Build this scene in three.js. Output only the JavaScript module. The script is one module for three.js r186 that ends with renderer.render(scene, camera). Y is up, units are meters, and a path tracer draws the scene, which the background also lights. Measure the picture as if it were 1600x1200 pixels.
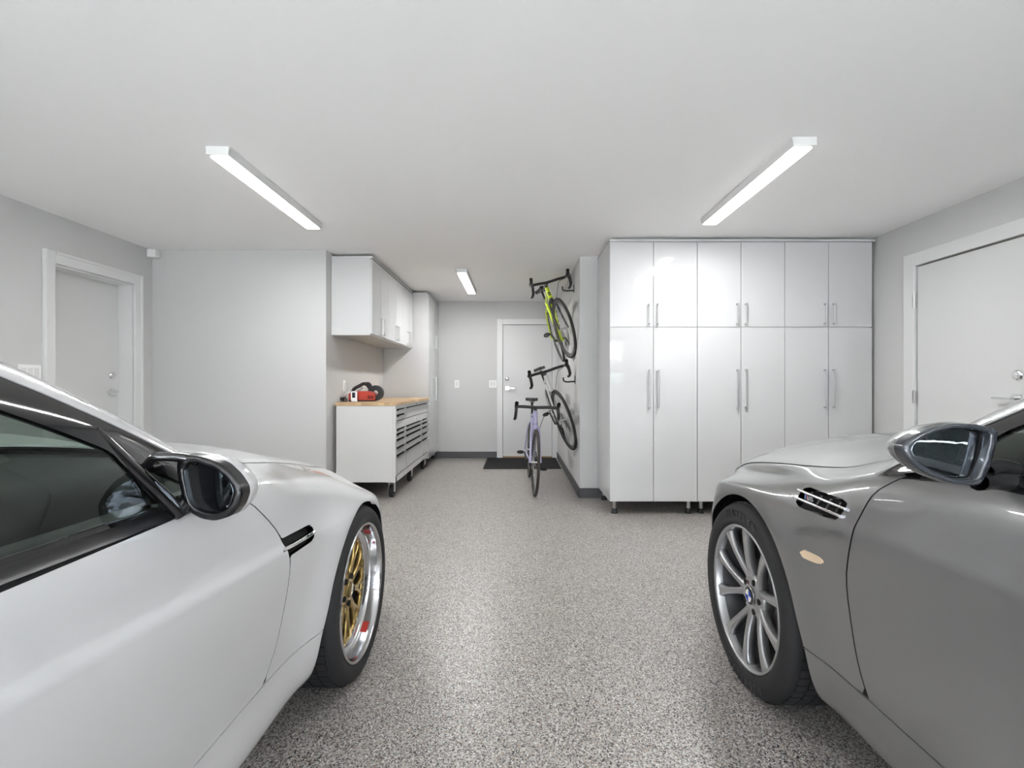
import * as THREE from 'three';
import { RoundedBoxGeometry } from 'three/addons/geometries/RoundedBoxGeometry.js';
import { mergeGeometries } from 'three/addons/utils/BufferGeometryUtils.js';
import { RectAreaLightUniformsLib } from 'three/addons/lights/RectAreaLightUniformsLib.js';
import { FontLoader } from 'three/addons/loaders/FontLoader.js';
import { TextGeometry } from 'three/addons/geometries/TextGeometry.js';

// ---------------------------------------------------------------- camera, sky, lamps' level, exposure
const scene = new THREE.Scene();
const F = 760, CX = 806, CY = 600, EYE = 1.139;        // focal length and vanishing point in pixels of the 1600x1200 frame
const camera = new THREE.PerspectiveCamera(2 * Math.atan(600 / F) * 180 / Math.PI, 1600 / 1200, 0.05, 60);
camera.position.set(0, EYE, 0);
camera.lookAt(0, EYE, -1);
camera.setViewOffset(1600, 1200, 800 - CX, 600 - CY, 1600, 1200);
scene.background = new THREE.Color().setRGB(4.7, 4.8, 4.9);   // daylight outside the garage-door windows
const sun = new THREE.DirectionalLight(new THREE.Color().setRGB(1, 0.97, 0.92), 92);     // high sun on the driveway outside, travelling along the door so that none enters
sun.position.set(4, 12, 5); sun.target.position.set(1, 0, 6.2); sun.castShadow = true; sun.shadow.mapSize.set(2048, 2048);
Object.assign(sun.shadow.camera, { left: -14, right: 14, top: 14, bottom: -14, near: 0.5, far: 40 }); scene.add(sun, sun.target);
RectAreaLightUniformsLib.init();
const LAMP = 50;                                        // radiance of each ceiling lamp's diffuser light
const renderer = new THREE.WebGLRenderer({ antialias: true });
renderer.toneMapping = THREE.LinearToneMapping;
renderer.toneMappingExposure = 1.92;
renderer.shadowMap.enabled = true;

// ---------------------------------------------------------------- helpers
const V = (x, y, z) => new THREE.Vector3(x, y, z);
function rng(seed) { let a = seed >>> 0; return () => { a = (a + 0x6D2B79F5) >>> 0; let t = Math.imul(a ^ (a >>> 15), 1 | a); t = (t + Math.imul(t ^ (t >>> 7), 61 | t)) ^ t; return ((t ^ (t >>> 14)) >>> 0) / 4294967296; }; }
const lin = (r, g, b) => new THREE.Color().setRGB(r, g ?? r, b ?? r);
const M = (c, roughness = 0.6, o = {}) => new THREE.MeshPhysicalMaterial({ color: c, roughness, metalness: 0, ...o });
const used = new Map();
function numbered(n) { const k = used.get(n) || 0; used.set(n, k + 1); return k ? n + '_' + String(k).padStart(3, '0') : n; }
function thing(name, label, category, pos = [0, 0, 0], group) {
  const g = new THREE.Group(); g.name = numbered(name); g.position.set(...pos); scene.add(g);
  g.userData = { label, category }; if (group) g.userData.group = group; return g;
}
function part(name, geo, mat, parent) {
  const list = Array.isArray(geo) ? geo : [geo];
  const g = list.length > 1 ? mergeGeometries(list.map(a => { let b = a.index ? a.toNonIndexed() : a; for (const k of Object.keys(b.attributes)) if (!['position', 'normal'].includes(k)) { b = b.clone(); b.deleteAttribute(k); } return b; })) : list[0];
  const m = new THREE.Mesh(g, mat); m.name = name; parent.add(m); return m;
}
function solo(name, geo, mat, label, category, group) { const m = part(name, geo, mat, scene); m.name = numbered(name); m.userData = { label, category }; if (group) m.userData.group = group; return m; }
function struct(name, geo, mat, label) { const m = part(name, geo, mat, scene); m.userData = { kind: 'structure', label, category: name.split('_')[0] }; return m; }
// box from corner to corner: x0..x1, y0..y1, and depth d0..d1 (metres in front of the camera; world z = -depth)
function bx(x0, x1, y0, y1, d0, d1, r = 0) {
  const w = Math.abs(x1 - x0), h = Math.abs(y1 - y0), d = Math.abs(d1 - d0);
  const g = r ? new RoundedBoxGeometry(w, h, d, 2, Math.min(r, w / 2.01, h / 2.01, d / 2.01)) : new THREE.BoxGeometry(w, h, d);
  return g.translate((x0 + x1) / 2, (y0 + y1) / 2, -(d0 + d1) / 2);
}
// plain local box: centre and size
function cb(x, y, z, w, h, d, r = 0) { const g = r ? new RoundedBoxGeometry(w, h, d, 2, Math.min(r, w / 2.01, h / 2.01, d / 2.01)) : new THREE.BoxGeometry(w, h, d); return g.translate(x, y, z); }
function bar(p, q, r0, r1 = r0, seg = 12) {
  const a = V(...p), b = V(...q), d = b.clone().sub(a), L = d.length();
  const g = new THREE.CylinderGeometry(r1, r0, L, seg); g.translate(0, L / 2, 0);
  g.applyQuaternion(new THREE.Quaternion().setFromUnitVectors(V(0, 1, 0), d.normalize())); return g.translate(a.x, a.y, a.z);
}
function tube(pts, r, n = 32, seg = 10) { return new THREE.TubeGeometry(new THREE.CatmullRomCurve3(pts.map(p => V(...p))), n, r, seg); }
function lathe(pts, seg = 48, p0 = 0, pl = Math.PI * 2) { return new THREE.LatheGeometry(pts.map(p => new THREE.Vector2(p[0], p[1])), seg, p0, pl); }
function shapeOf(pts) { return new THREE.Shape(pts.map(p => new THREE.Vector2(p[0], p[1]))); }
function ring(r, t, seg = 48, tseg = 8) { return new THREE.TorusGeometry(r, t, tseg, seg); }
const S01 = (a, b, x) => { const t = Math.min(1, Math.max(0, (x - a) / (b - a))); return t * t * (3 - 2 * t); };

// ---------------------------------------------------------------- materials
function dataTex(n, fn, srgb = true) {
  const d = new Uint8Array(n * n * 4);
  for (let y = 0; y < n; y++) for (let x = 0; x < n; x++) { const c = fn(x, y), o = (y * n + x) * 4; d[o] = c[0]; d[o + 1] = c[1]; d[o + 2] = c[2]; d[o + 3] = 255; }
  const t = new THREE.DataTexture(d, n, n); t.wrapS = t.wrapT = THREE.RepeatWrapping; t.magFilter = THREE.LinearFilter; t.minFilter = THREE.LinearMipmapLinearFilter; t.generateMipmaps = true;
  if (srgb) t.colorSpace = THREE.SRGBColorSpace; t.needsUpdate = true; return t;
}
// colour-flake epoxy floor: little chips of grey, white, charcoal and tan
function flakeTexture() {
  const n = 2048, cells = 400, R = rng(11), c = n / cells;
  const sx = new Float32Array(cells * cells), sy = new Float32Array(cells * cells), col = [];
  const pal = [[172, 168, 164, 28], [150, 146, 142, 30], [117, 113, 110, 20], [72, 68, 67, 11], [36, 34, 34, 7], [146, 126, 110, 9], [204, 202, 199, 9]];
  const tot = pal.reduce((a, p) => a + p[3], 0);
  for (let i = 0; i < cells * cells; i++) { sx[i] = R(); sy[i] = R(); let k = R() * tot, j = 0; while ((k -= pal[j][3]) > 0) j++; const v = (R() - 0.5) * 22; col.push(pal[j].slice(0, 3).map(a => Math.max(0, Math.min(255, a + v)))); }
  return dataTex(n, (x, y) => {
    const gx = Math.floor(x / c), gy = Math.floor(y / c); let best = 9e9, bi = 0;
    for (let j = -1; j <= 1; j++) for (let i = -1; i <= 1; i++) {
      const ux = (gx + i + cells) % cells, uy = (gy + j + cells) % cells, id = uy * cells + ux;
      const dx = (gx + i + sx[id]) * c - x, dy = (gy + j + sy[id]) * c - y, d = dx * dx + dy * dy; if (d < best) { best = d; bi = id; }
    } return col[bi];
  });
}
function worldUV(geo, ax, s) { // uv in metres / s from two axes
  const p = geo.attributes.position, uv = new Float32Array(p.count * 2), g = { x: i => p.getX(i), y: i => p.getY(i), z: i => p.getZ(i) };
  for (let i = 0; i < p.count; i++) { uv[2 * i] = g[ax[0]](i) / s; uv[2 * i + 1] = g[ax[1]](i) / s; }
  geo.setAttribute('uv', new THREE.BufferAttribute(uv, 2)); return geo;
}
const flake = flakeTexture();
const mFloor = M(0xffffff, 0.34, { map: flake, bumpMap: flake, bumpScale: 0.0005, specularIntensity: 0.7, clearcoat: 0.3, clearcoatRoughness: 0.42 });
const mWall = M(lin(0.545, 0.542, 0.538), 0.85), mCeil = M(lin(0.92, 0.915, 0.91), 0.9);
const mTrim = M(lin(0.68, 0.68, 0.675), 0.4), mDoor = M(lin(0.62, 0.62, 0.615), 0.42), mBase = M(lin(0.075, 0.075, 0.08), 0.55);
const mGloss = M(lin(0.575, 0.575, 0.575), 0.05, { clearcoat: 0.6, clearcoatRoughness: 0.02 }), mCarc = M(lin(0.575, 0.575, 0.575), 0.18);
const mSteel = M(lin(0.55, 0.545, 0.54), 0.3, { metalness: 1 }), mChrome = M(lin(0.8, 0.8, 0.81), 0.1, { metalness: 1 });
const mBlack = M(lin(0.012, 0.012, 0.013), 0.4), mRubber = M(lin(0.016, 0.016, 0.017), 0.75), mPlate = M(lin(0.82, 0.82, 0.81), 0.35);
const mVoid = M(lin(0.006, 0.006, 0.006), 0.9), mGlossBlack = M(lin(0.006, 0.006, 0.007), 0.07, { clearcoat: 1, clearcoatRoughness: 0.02 });
const mDarkGap = M(lin(0.05, 0.05, 0.05), 0.9);
const font = await new FontLoader().loadAsync('fonts/droid/droid_sans_bold.typeface.json');
function text(str, size, depth) { const g = new TextGeometry(str, { font, size, depth, curveSegments: 4, bevelEnabled: false }); g.computeBoundingBox(); const b = g.boundingBox; return g.translate(-(b.min.x + b.max.x) / 2, -(b.min.y + b.max.y) / 2, 0); }

// ---------------------------------------------------------------- the room
const XL = -3.47, XR = 3.13, H = 2.415, DB = 7.495, DFAR = 4.64, XA = -1.81, XP = 0.641, DP = 4.87, DG = -2.95, TH = 0.16;
struct('floor', worldUV(bx(XL - TH, XR + TH, -0.12, 0, DG - 0.2, DB + TH), 'xz', 1.55), mFloor, 'speckled grey flake epoxy garage floor');
struct('ceiling', bx(XL - TH, XR + TH, H, H + 0.15, DG - 0.2, DB + TH), mCeil, 'smooth white painted ceiling');
// left wall with the door opening
const LD0 = 3.650, LD1 = 4.415, LDT = 2.045;
struct('wall_left', [bx(XL - TH, XL, 0, H, DG, LD0), bx(XL - TH, XL, 0, H, LD1, DFAR + TH), bx(XL - TH, XL, LDT, H, LD0, LD1)], mWall, 'light grey painted left garage wall');
struct('wall_front', bx(XL - TH, XA, 0, H, DFAR, DFAR + TH), mWall, 'blank light grey wall beside the workbench alcove');
struct('wall_alcove', bx(XA - TH, XA, 0, H, DFAR + TH, DB + TH), mWall, 'light grey side wall of the workbench alcove');
const BD0 = -0.203, BD1 = 0.560, BDT = 2.055;
struct('wall_back', [bx(XA - TH, BD0, 0, H, DB, DB + TH), bx(BD1, XP + TH, 0, H, DB, DB + TH), bx(BD0, BD1, BDT, H, DB, DB + TH)], mWall, 'light grey wall at the far end of the alcove');
struct('wall_pillar', [bx(XP, XP + 0.3, 0, H, DP, DB), bx(XP + 0.3, XR, 0, H, DP, DP + TH)], mWall, 'light grey wall that carries the hanging bicycles');
const RD0 = 2.965, RD1 = 3.80, RDT = 2.062;
struct('wall_right', [bx(XR, XR + TH, 0, H, DG, RD0), bx(XR, XR + TH, 0, H, RD1, DP + TH), bx(XR, XR + TH, RDT, H, RD0, RD1)], mWall, 'light grey painted right garage wall');
// wall behind the camera with the garage-door opening
const GD0 = -2.75, GD1 = 2.55, GDT = 2.2;
struct('wall_rear', [bx(XL, GD0, 0, H, DG - TH, DG), bx(GD1, XR, 0, H, DG - TH, DG), bx(GD0, GD1, GDT, H, DG - TH, DG)], mWall, 'light grey wall around the garage door');
// dark rubber base
const BH = 0.098;
struct('baseboard_back', [bx(XA, BD0 - 0.09, 0, BH, DB - 0.012, DB, 0.004), bx(XA + 0.01, XA + 0.6, 0, 0.02, DB - 0.02, DB - 0.012)], mBase, 'dark grey rubber base on the back wall');
struct('baseboard_pillar', [bx(XP - 0.012, XP, 0, BH, DP - 0.012, DB, 0.004), bx(XP - 0.012, XP + 0.24, 0, BH, DP - 0.012, DP, 0.004)], mBase, 'dark grey rubber base around the pillar');
struct('baseboard_alcove', [bx(XA, XA + 0.012, 0, BH, DFAR - 0.012, DB, 0.004), bx(XL, XA + 0.012, 0, BH, DFAR - 0.012, DFAR, 0.004)], mBase, 'dark grey rubber base along the alcove wall');
struct('baseboard_left', bx(XL, XL + 0.012, 0, BH, DG, LD0 - 0.09, 0.004), mBase, 'dark grey rubber base on the left wall');
struct('baseboard_right', bx(XR - 0.012, XR, 0, BH, DG, RD0 - 0.11, 0.004), mBase, 'dark grey rubber base on the right wall');

// ---------------------------------------------------------------- doors
function leverSet(parent, y, s, dir) { // built in the door's plane: local x along the door, z out of the door; s mirrors, dir points the lever
  part('deadbolt', [lathe([[0, 0.014], [0.02, 0.014], [0.03, 0.008], [0.033, 0]], 24).rotateX(Math.PI / 2).translate(s, y + 0.145, 0.0), cb(s, y + 0.145, 0.018, 0.028, 0.008, 0.012, 0.003)], mChrome, parent);
  const h = part('handle', [cb(s, y, 0.006, 0.058, 0.058, 0.012, 0.003), bar([s, y, 0.01], [s, y, 0.05], 0.011), cb(s + dir * 0.052, y, 0.052, 0.128, 0.016, 0.012, 0.004)], mChrome, parent);
  return h;
}
{ // left wall door, recessed in its jamb
  const d = new THREE.Group(); d.name = 'door_1'; d.position.set(XL, 0, -(LD0 + LD1) / 2); scene.add(d); d.rotation.y = Math.PI / 2; // local x = -z world (towards depth), z = into the room
  d.userData = { kind: 'structure', label: 'white door recessed in the left garage wall', category: 'door' };
  const w = LD1 - LD0; // local +x is towards -z? rotation +90 about y sends local x to world -z
  part('leaf', cb(0, LDT / 2 - 0.004, -0.142, w - 0.034, LDT - 0.024, 0.03), mDoor, d);
  part('jamb', [cb(w / 2 - 0.007, LDT / 2 - 0.002, -0.082, 0.012, LDT - 0.006, 0.15), cb(-w / 2 + 0.007, LDT / 2 - 0.002, -0.082, 0.012, LDT - 0.006, 0.15), cb(0, LDT - 0.007, -0.082, w - 0.03, 0.012, 0.15)], mTrim, d);
  for (const s of [-1, 1]) part('casing', [cb(s * (w / 2 + 0.045), (LDT + 0.092) / 2, 0.009, 0.09, LDT + 0.092, 0.018, 0.004), cb(s * (w / 2 + 0.078), (LDT + 0.092) / 2, 0.014, 0.022, LDT + 0.092, 0.026, 0.005)], mTrim, d);
  part('casing', [cb(0, LDT + 0.0465, 0.0085, w - 0.001, 0.0925, 0.0175, 0.003), cb(0, LDT + 0.08, 0.0135, w - 0.001, 0.022, 0.026, 0.005)], mTrim, d);
  const hw = new THREE.Group(); hw.name = 'lock_set'; hw.position.z = -0.122; d.add(hw); leverSet(hw, 1.07, w / 2 - 0.085, -1);
}
{ // back wall door
  const d = new THREE.Group(); d.name = 'door_2'; d.position.set((BD0 + BD1) / 2, 0, -DB); scene.add(d);
  d.userData = { kind: 'structure', label: 'white door at the end of the alcove above the black mat', category: 'door' };
  const w = BD1 - BD0;
  part('leaf', cb(0, 0.025 + (BDT - 0.03) / 2, -0.03, w - 0.008, BDT - 0.03, 0.04), mDoor, d);
  part('backing', cb(0, BDT / 2, -0.07, w, BDT, 0.02), mDarkGap, d);
  for (const s of [-1, 1]) part('casing', cb(s * (w / 2 + 0.043), (BDT + 0.086) / 2, 0.008, 0.086, BDT + 0.086, 0.02, 0.004), mTrim, d);
  part('casing', cb(0, BDT + 0.043, 0.0075, w - 0.001, 0.0855, 0.0195, 0.004), mTrim, d);
  part('threshold', cb(0, 0.013, 0.0, w, 0.026, 0.07, 0.004), M(lin(0.25, 0.15, 0.08), 0.5), d);
  for (const y of [0.3, 1.05, 1.82]) part('hinge', cb(w / 2, y, -0.006, 0.014, 0.09, 0.012, 0.003), mSteel, d);
  const hw = new THREE.Group(); hw.name = 'lock_set'; hw.position.z = -0.01; d.add(hw); leverSet(hw, 1.075, -w / 2 + 0.07, 1);
}
{ // right wall door, flush
  const d = new THREE.Group(); d.name = 'door_3'; d.position.set(XR, 0, -(RD0 + RD1) / 2); d.rotation.y = -Math.PI / 2; scene.add(d); // local x = world +z (towards the viewer), z = into the room
  d.userData = { kind: 'structure', label: 'white flush door with chrome hinges in the right garage wall', category: 'door' };
  const w = RD1 - RD0;
  part('leaf', cb(0, RDT / 2 - 0.004, -0.024, w - 0.010, RDT - 0.014, 0.04), mDoor, d);
  part('backing', cb(0, RDT / 2, -0.07, w, RDT, 0.02), mDarkGap, d);
  for (const s of [-1, 1]) part('casing', cb(s * (w / 2 + 0.054), (RDT + 0.1) / 2, 0.008, 0.105, RDT + 0.1, 0.02, 0.004), mTrim, d);
  part('casing', cb(0, RDT + 0.05, 0.0075, w + 0.003, 0.0995, 0.0195, 0.004), mTrim, d);
  for (const y of [0.29, 1.04, 1.79]) part('hinge', [cb(-w / 2 - 0.004, y, 0.016, 0.03, 0.1, 0.008, 0.002), bar([-w / 2, y - 0.052, 0.02], [-w / 2, y + 0.052, 0.02], 0.008)], mSteel, d);
  const hw = new THREE.Group(); hw.name = 'lock_set'; hw.position.z = -0.003; d.add(hw); leverSet(hw, 1.05, w / 2 - 0.07, -1);
}
{ // sectional garage door behind the camera; daylight comes in through its top row of panes
  const d = new THREE.Group(); d.name = 'door_4'; d.position.set((GD0 + GD1) / 2, 0, -DG + 0.08); scene.add(d);
  d.userData = { kind: 'structure', label: 'aluminium framed garage door of glass panes', category: 'door' };
  const w = GD1 - GD0, rows = 4, colsN = 5, hs = GDT / rows, cw = w / colsN, glass = M(lin(0.93, 0.96, 1.0), 0, { transmission: 1, thickness: 0 }), mAl = M(lin(0.5, 0.5, 0.51), 0.4, { metalness: 0.6 });
  for (let i = 0; i < rows; i++) {
    part('section_frame', [cb(0, hs * i + 0.04, 0, w, 0.07, 0.045), cb(0, hs * (i + 1) - 0.04, 0, w, 0.07, 0.0449), ...Array.from({ length: colsN + 1 }, (_, k) => cb(-w / 2 + 0.035 + (w - 0.07) * k / colsN, hs * (i + 0.5), 0, 0.07, hs - 0.151, 0.044))], mAl, d);
    for (let k = 0; k < colsN; k++) part('pane', cb(-w / 2 + 0.035 + (w - 0.07) * (k + 0.5) / colsN, hs * (i + 0.5), 0, (w - 0.07) / colsN - 0.07, hs - 0.15, 0.006), glass, d);
  }
}
struct('driveway', bx(-9, 9, -0.14, -0.02, DG - 0.2, -16), M(lin(0.42, 0.42, 0.41), 0.9), 'pale concrete driveway outside the garage door');
// ---------------------------------------------------------------- ceiling lamps
const mDiff = M(lin(0.9), 0.5, { emissive: lin(1, 1, 1), emissiveIntensity: 3 });
function ceilingLamp(x, d0, d1, label, level = 1) {
  const L = d1 - d0, g = thing('ceiling_light', label, 'ceiling light', [x, H, -(d0 + d1) / 2], 'linear ceiling lights');
  const prof = shapeOf([[-0.064, 0], [0.064, 0], [0.064, -0.012], [0.052, -0.045], [-0.052, -0.045], [-0.064, -0.012]]);
  part('housing', new THREE.ExtrudeGeometry(prof, { depth: L, bevelEnabled: false }).translate(0, 0, -L / 2), mTrim, g);
  part('diffuser', cb(0, -0.049, 0, 0.1, 0.012, L - 0.03, 0.005), mDiff, g);
  for (const s of [-1, 1]) part('end_cap', cb(0, -0.024, s * (L / 2 + 0.002), 0.122, 0.046, 0.006, 0.002), mTrim, g);
  const l = new THREE.RectAreaLight(lin(1, 1, 0.99), LAMP * level, 0.098, L - 0.035); l.rotation.x = -Math.PI / 2; l.position.y = -0.058; l.name = 'lamp_light'; g.add(l);
}
ceilingLamp(-1.6, 2.61, 3.86, 'linear ceiling light above the white car');
ceilingLamp(1.49, 2.51, 3.755, 'linear ceiling light above the grey car, mirrored in the tall cabinets');
ceilingLamp(-0.6, 5.37, 6.63, 'linear ceiling light in the alcove before the back door', 0.88);
ceilingLamp(-1.6, -1.9, -0.65, 'linear ceiling light over the rear of the white car');
ceilingLamp(1.49, -1.9, -0.65, 'linear ceiling light over the rear of the grey car');

// ---------------------------------------------------------------- cabinets
function pull(len, r = 0.006) { // bar pull standing on local z
  return [cb(0, 0, 0.034, 0.013, len, 0.009, 0.003), cb(0, len / 2 - 0.007, 0.017, 0.012, 0.012, 0.034, 0.002), cb(0, -len / 2 + 0.007, 0.017, 0.012, 0.012, 0.034, 0.002)];
}
function cabDoor(g, x0, x1, y0, y1, hx, hy, hl) { // door in the plane z = 0 of group g, handle as its child
  const d = part('door', cb((x0 + x1) / 2, (y0 + y1) / 2, 0.0095, x1 - x0 - 0.005, y1 - y0 - 0.005, 0.019, 0.0015), mGloss, g);
  const h = part('handle', pull(hl), mSteel, d); h.position.set(hx, hy, 0.019); return d;
}
function foot(g, x, z, h) {
  const l = part('leg', [lathe([[0.019, h + 0.002], [0.019, 0.042], [0.0, 0.042]], 20)], mSteel, g); l.position.set(x, 0, z);
  const f = part('foot', lathe([[0, 0], [0.029, 0], [0.03, 0.01], [0.023, 0.02], [0.024, 0.042], [0, 0.042]], 20), mBlack, l); return f;
}
const CF = 4.23, CX0 = 0.816, CW = 0.7615, CB = 0.115, CT = 2.398, CS = 1.634;
const which = ['tall white two-door cabinet at the end next to the bicycle wall', 'tall white two-door cabinet between two others of its kind', 'tall white two-door cabinet in the corner by the right wall'];
for (let i = 0; i < 3; i++) {
  const g = thing('tall_cabinet', which[i], 'cabinet', [CX0 + CW * (i + 0.5), 0, -(CF + 0.019)], 'tall cabinets in a row');
  const hw = CW / 2, dp = DP - CF - 0.025;
  part('body', cb(0, (CB + CT - 0.02) / 2, -dp / 2, CW - 0.002, CT - 0.02 - CB, dp), mCarc, g);
  for (const s of [-1, 1]) {
    const x0 = s < 0 ? -hw : 0, x1 = s < 0 ? 0 : hw;
    cabDoor(g, x0, x1, CS, CT - 0.024, s * 0.037, CS + 0.113, 0.185);
    cabDoor(g, x0, x1, CB, CS, s * 0.037, 1.10, 0.335);
    foot(g, s * (hw - 0.055), -0.05, CB); foot(g, s * (hw - 0.055), -dp + 0.07, CB);
  }
}
solo('cabinet_top_panel', bx(CX0, XR - 0.005, CT - 0.02, CT, CF - 0.004, DP - 0.005), mGloss, 'thin white panel capping the row of tall cabinets', 'top panel');
// wall cabinets over the tool chest (front faces +x)
const UX = -1.409, UD0 = 4.77, UB = 1.619, UT = 2.392, UW = 0.626;
const whichU = ['white two-door wall cabinet with the open end beside the wall corner', 'white two-door wall cabinet in the middle of the row over the tool chest', 'white two-door wall cabinet against the tall alcove cabinet'];
for (let i = 0; i < 3; i++) {
  const g = thing('wall_cabinet', whichU[i], 'cabinet', [UX - 0.019, 0, -(UD0 + UW * (i + 0.5))], 'wall cabinets over the tool chest'); g.rotation.y = Math.PI / 2; // local x -> -z, local z -> +x
  const dp = UX - 0.019 - XA - 0.002;
  part('body', [cb(0, (UB + UT - 0.02) / 2, -dp / 2, UW - 0.002, UT - 0.02 - UB, dp)], mCarc, g);
  for (const s of [-1, 1]) cabDoor(g, s < 0 ? -UW / 2 : 0, s < 0 ? 0 : UW / 2, UB + 0.012, UT - 0.024, s * 0.036, UB + 0.112, 0.17);
}
solo('cabinet_top_panel', bx(XA + 0.002, UX + 0.004, UT - 0.02, UT, UD0 - 0.002, UD0 + 3 * UW), mGloss, 'thin white panel capping the wall cabinets', 'top panel');
{
  const d0 = UD0 + 3 * UW + 0.006, x1 = -1.19, W = DB - d0 - 0.006;
  const g = thing('alcove_cabinet', 'tall white cabinet between the tool chest and the back wall', 'cabinet', [x1 - 0.019, 0, -(d0 + W / 2)]); g.rotation.y = Math.PI / 2;
  const dp = x1 - 0.019 - XA - 0.002, b = 0.115;
  part('body', cb(0, (b + UT) / 2, -dp / 2, W - 0.002, UT - b, dp), mCarc, g);
  for (const s of [-1, 1]) {
    cabDoor(g, s < 0 ? -W / 2 : 0, s < 0 ? 0 : W / 2, UB + 0.01, UT - 0.024, s * 0.036, UB + 0.13, 0.185);
    cabDoor(g, s < 0 ? -W / 2 : 0, s < 0 ? 0 : W / 2, b, UB + 0.01, s * 0.036, 1.07, 0.335);
    foot(g, s * (W / 2 - 0.05), -0.05, b); foot(g, s * (W / 2 - 0.05), -dp + 0.07, b);
  }
}
// ---------------------------------------------------------------- rolling tool chest with a wooden top
const TX1 = -1.187, TX0 = -1.775, TD0 = 4.80, TD1 = 6.60, TB = 0.166, TT = 0.925;
function woodTexture() {
  const R = rng(5), n = 512, off = Array.from({ length: 16 }, () => [R() * 100, (R() - 0.5) * 34]);
  return dataTex(n, (x, y) => { const st = Math.floor(y / 32), o = off[st], seg = Math.floor((x + o[0] * 40) / 190); const tone = o[1] + ((seg * 7919 + st * 104729) % 29) - 14; const g = Math.sin((y + Math.sin((x + o[0] * 9) * 0.012) * 6) * 1.1 + o[0]) * 6; return [196 + tone * .7 + g, 166 + tone * .7 + g, 128 + tone * 0.6 + g]; });
}
{
  const g = thing('tool_chest', 'long white rolling tool chest with many drawers under the wall cabinets', 'tool chest', [TX1, 0, -(TD0 + TD1) / 2]); g.rotation.y = Math.PI / 2;
  const L = TD1 - TD0, dp = TX1 - TX0, mT = M(lin(0.62, 0.615, 0.60), 0.3), mDr = M(lin(0.58, 0.575, 0.56), 0.28), hl = L / 2;
  part('body', cb(0, (TB + TT) / 2, -dp / 2 - 0.011, L, TT - TB, dp - 0.022, 0.006), mT, g);
  const frame = [cb(0, TT - 0.018, -0.011, L, 0.036, 0.022), cb(0, 0.728, -0.011, L, 0.075, 0.022), cb(0, TB + 0.03, -0.011, L, 0.06, 0.022), ...[-hl + 0.02, -hl + 0.445, hl - 0.46, hl - 0.025].map((x, k) => cb(x, (TB + (k === 2 ? 0.73 : TT)) / 2, -0.011, k % 3 ? 0.03 : 0.045, (k === 2 ? 0.73 : TT) - TB, 0.022))];
  part('face_frame', frame, mT, g);
  part('drawer_cavity', cb(0, (TB + 0.06 + TT - 0.036) / 2, -0.019, L - 0.08, TT - TB - 0.1, 0.004), mVoid, g);
  const drawer = (x0, x1, y0, y1) => {
    const d = part('drawer', cb((x0 + x1) / 2, (y0 + y1 - 0.022) / 2, -0.006, x1 - x0 - 0.006, y1 - y0 - 0.028, 0.02, 0.003), mDr, g);
    part('pull_lip', [cb((x0 + x1) / 2, y1 - 0.022, 0.0125, x1 - x0 - 0.008, 0.004, 0.022), cb((x0 + x1) / 2, y1 - 0.016, 0.0225, x1 - x0 - 0.008, 0.015, 0.003)], mSteel, d);
  };
  const c1 = [-hl + 0.043, -hl + 0.43], cw = [-hl + 0.46, hl - 0.048], c2 = [-hl + 0.46, hl - 0.475], c3 = [hl - 0.445, hl - 0.048];
  const ys = [0.69, 0.642, 0.585, 0.506, 0.43, 0.232];
  for (const [a, b] of [[0.889, 0.83], [0.83, 0.77]]) drawer(...c1, b, a);
  drawer(...cw, 0.77, 0.889);
  for (const c of [c1, c2, c3]) for (let i = 0; i < 5; i++) drawer(...c, ys[i + 1], ys[i]);
  for (const [x, y] of [[0.1, TT - 0.018], [0.1, 0.728]]) part('lock', lathe([[0, 0.004], [0.009, 0.004], [0.01, 0]], 16).rotateX(Math.PI / 2).translate(x, y, 0), mChrome, g);
  for (const [x, z] of [[-hl + 0.09, -0.06], [-hl + 0.09, -dp + 0.08], [0, -0.06], [hl - 0.09, -0.06], [hl - 0.09, -dp + 0.08]]) {
    const c = part('caster', [cb(0, 0.158, 0, 0.07, 0.012, 0.09), cb(-0.027, 0.11, 0.01, 0.005, 0.1, 0.05), cb(0.027, 0.11, 0.01, 0.005, 0.1, 0.05), bar([-0.03, 0.062, 0.01], [0.03, 0.062, 0.01], 0.008)], mSteel, g); c.position.set(x, 0, z); c.rotation.y = Math.PI / 2;
    part('wheel', lathe([[0.02, -0.02], [0.056, -0.02], [0.062, -0.013], [0.062, 0.013], [0.056, 0.02], [0.02, 0.02]], 28).rotateZ(Math.PI / 2).translate(0, 0.062, 0.01), mRubber, c);
  }
  const wt = worldUV(cb(0, TT + 0.015, -dp / 2 + 0.004, L + 0.012, 0.03, dp + 0.02), 'xz', 0.9), wm = woodTexture();
  // end and front faces show the strips' grain as well
  const p = wt.attributes.position, uv = wt.attributes.uv; for (let i = 8; i < 0; i++) uv.setXY(i, p.getX(i), p.getZ(i));
  part('wooden_top', wt, M(0xffffff, 0.42, { map: wm }), g);
}
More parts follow.
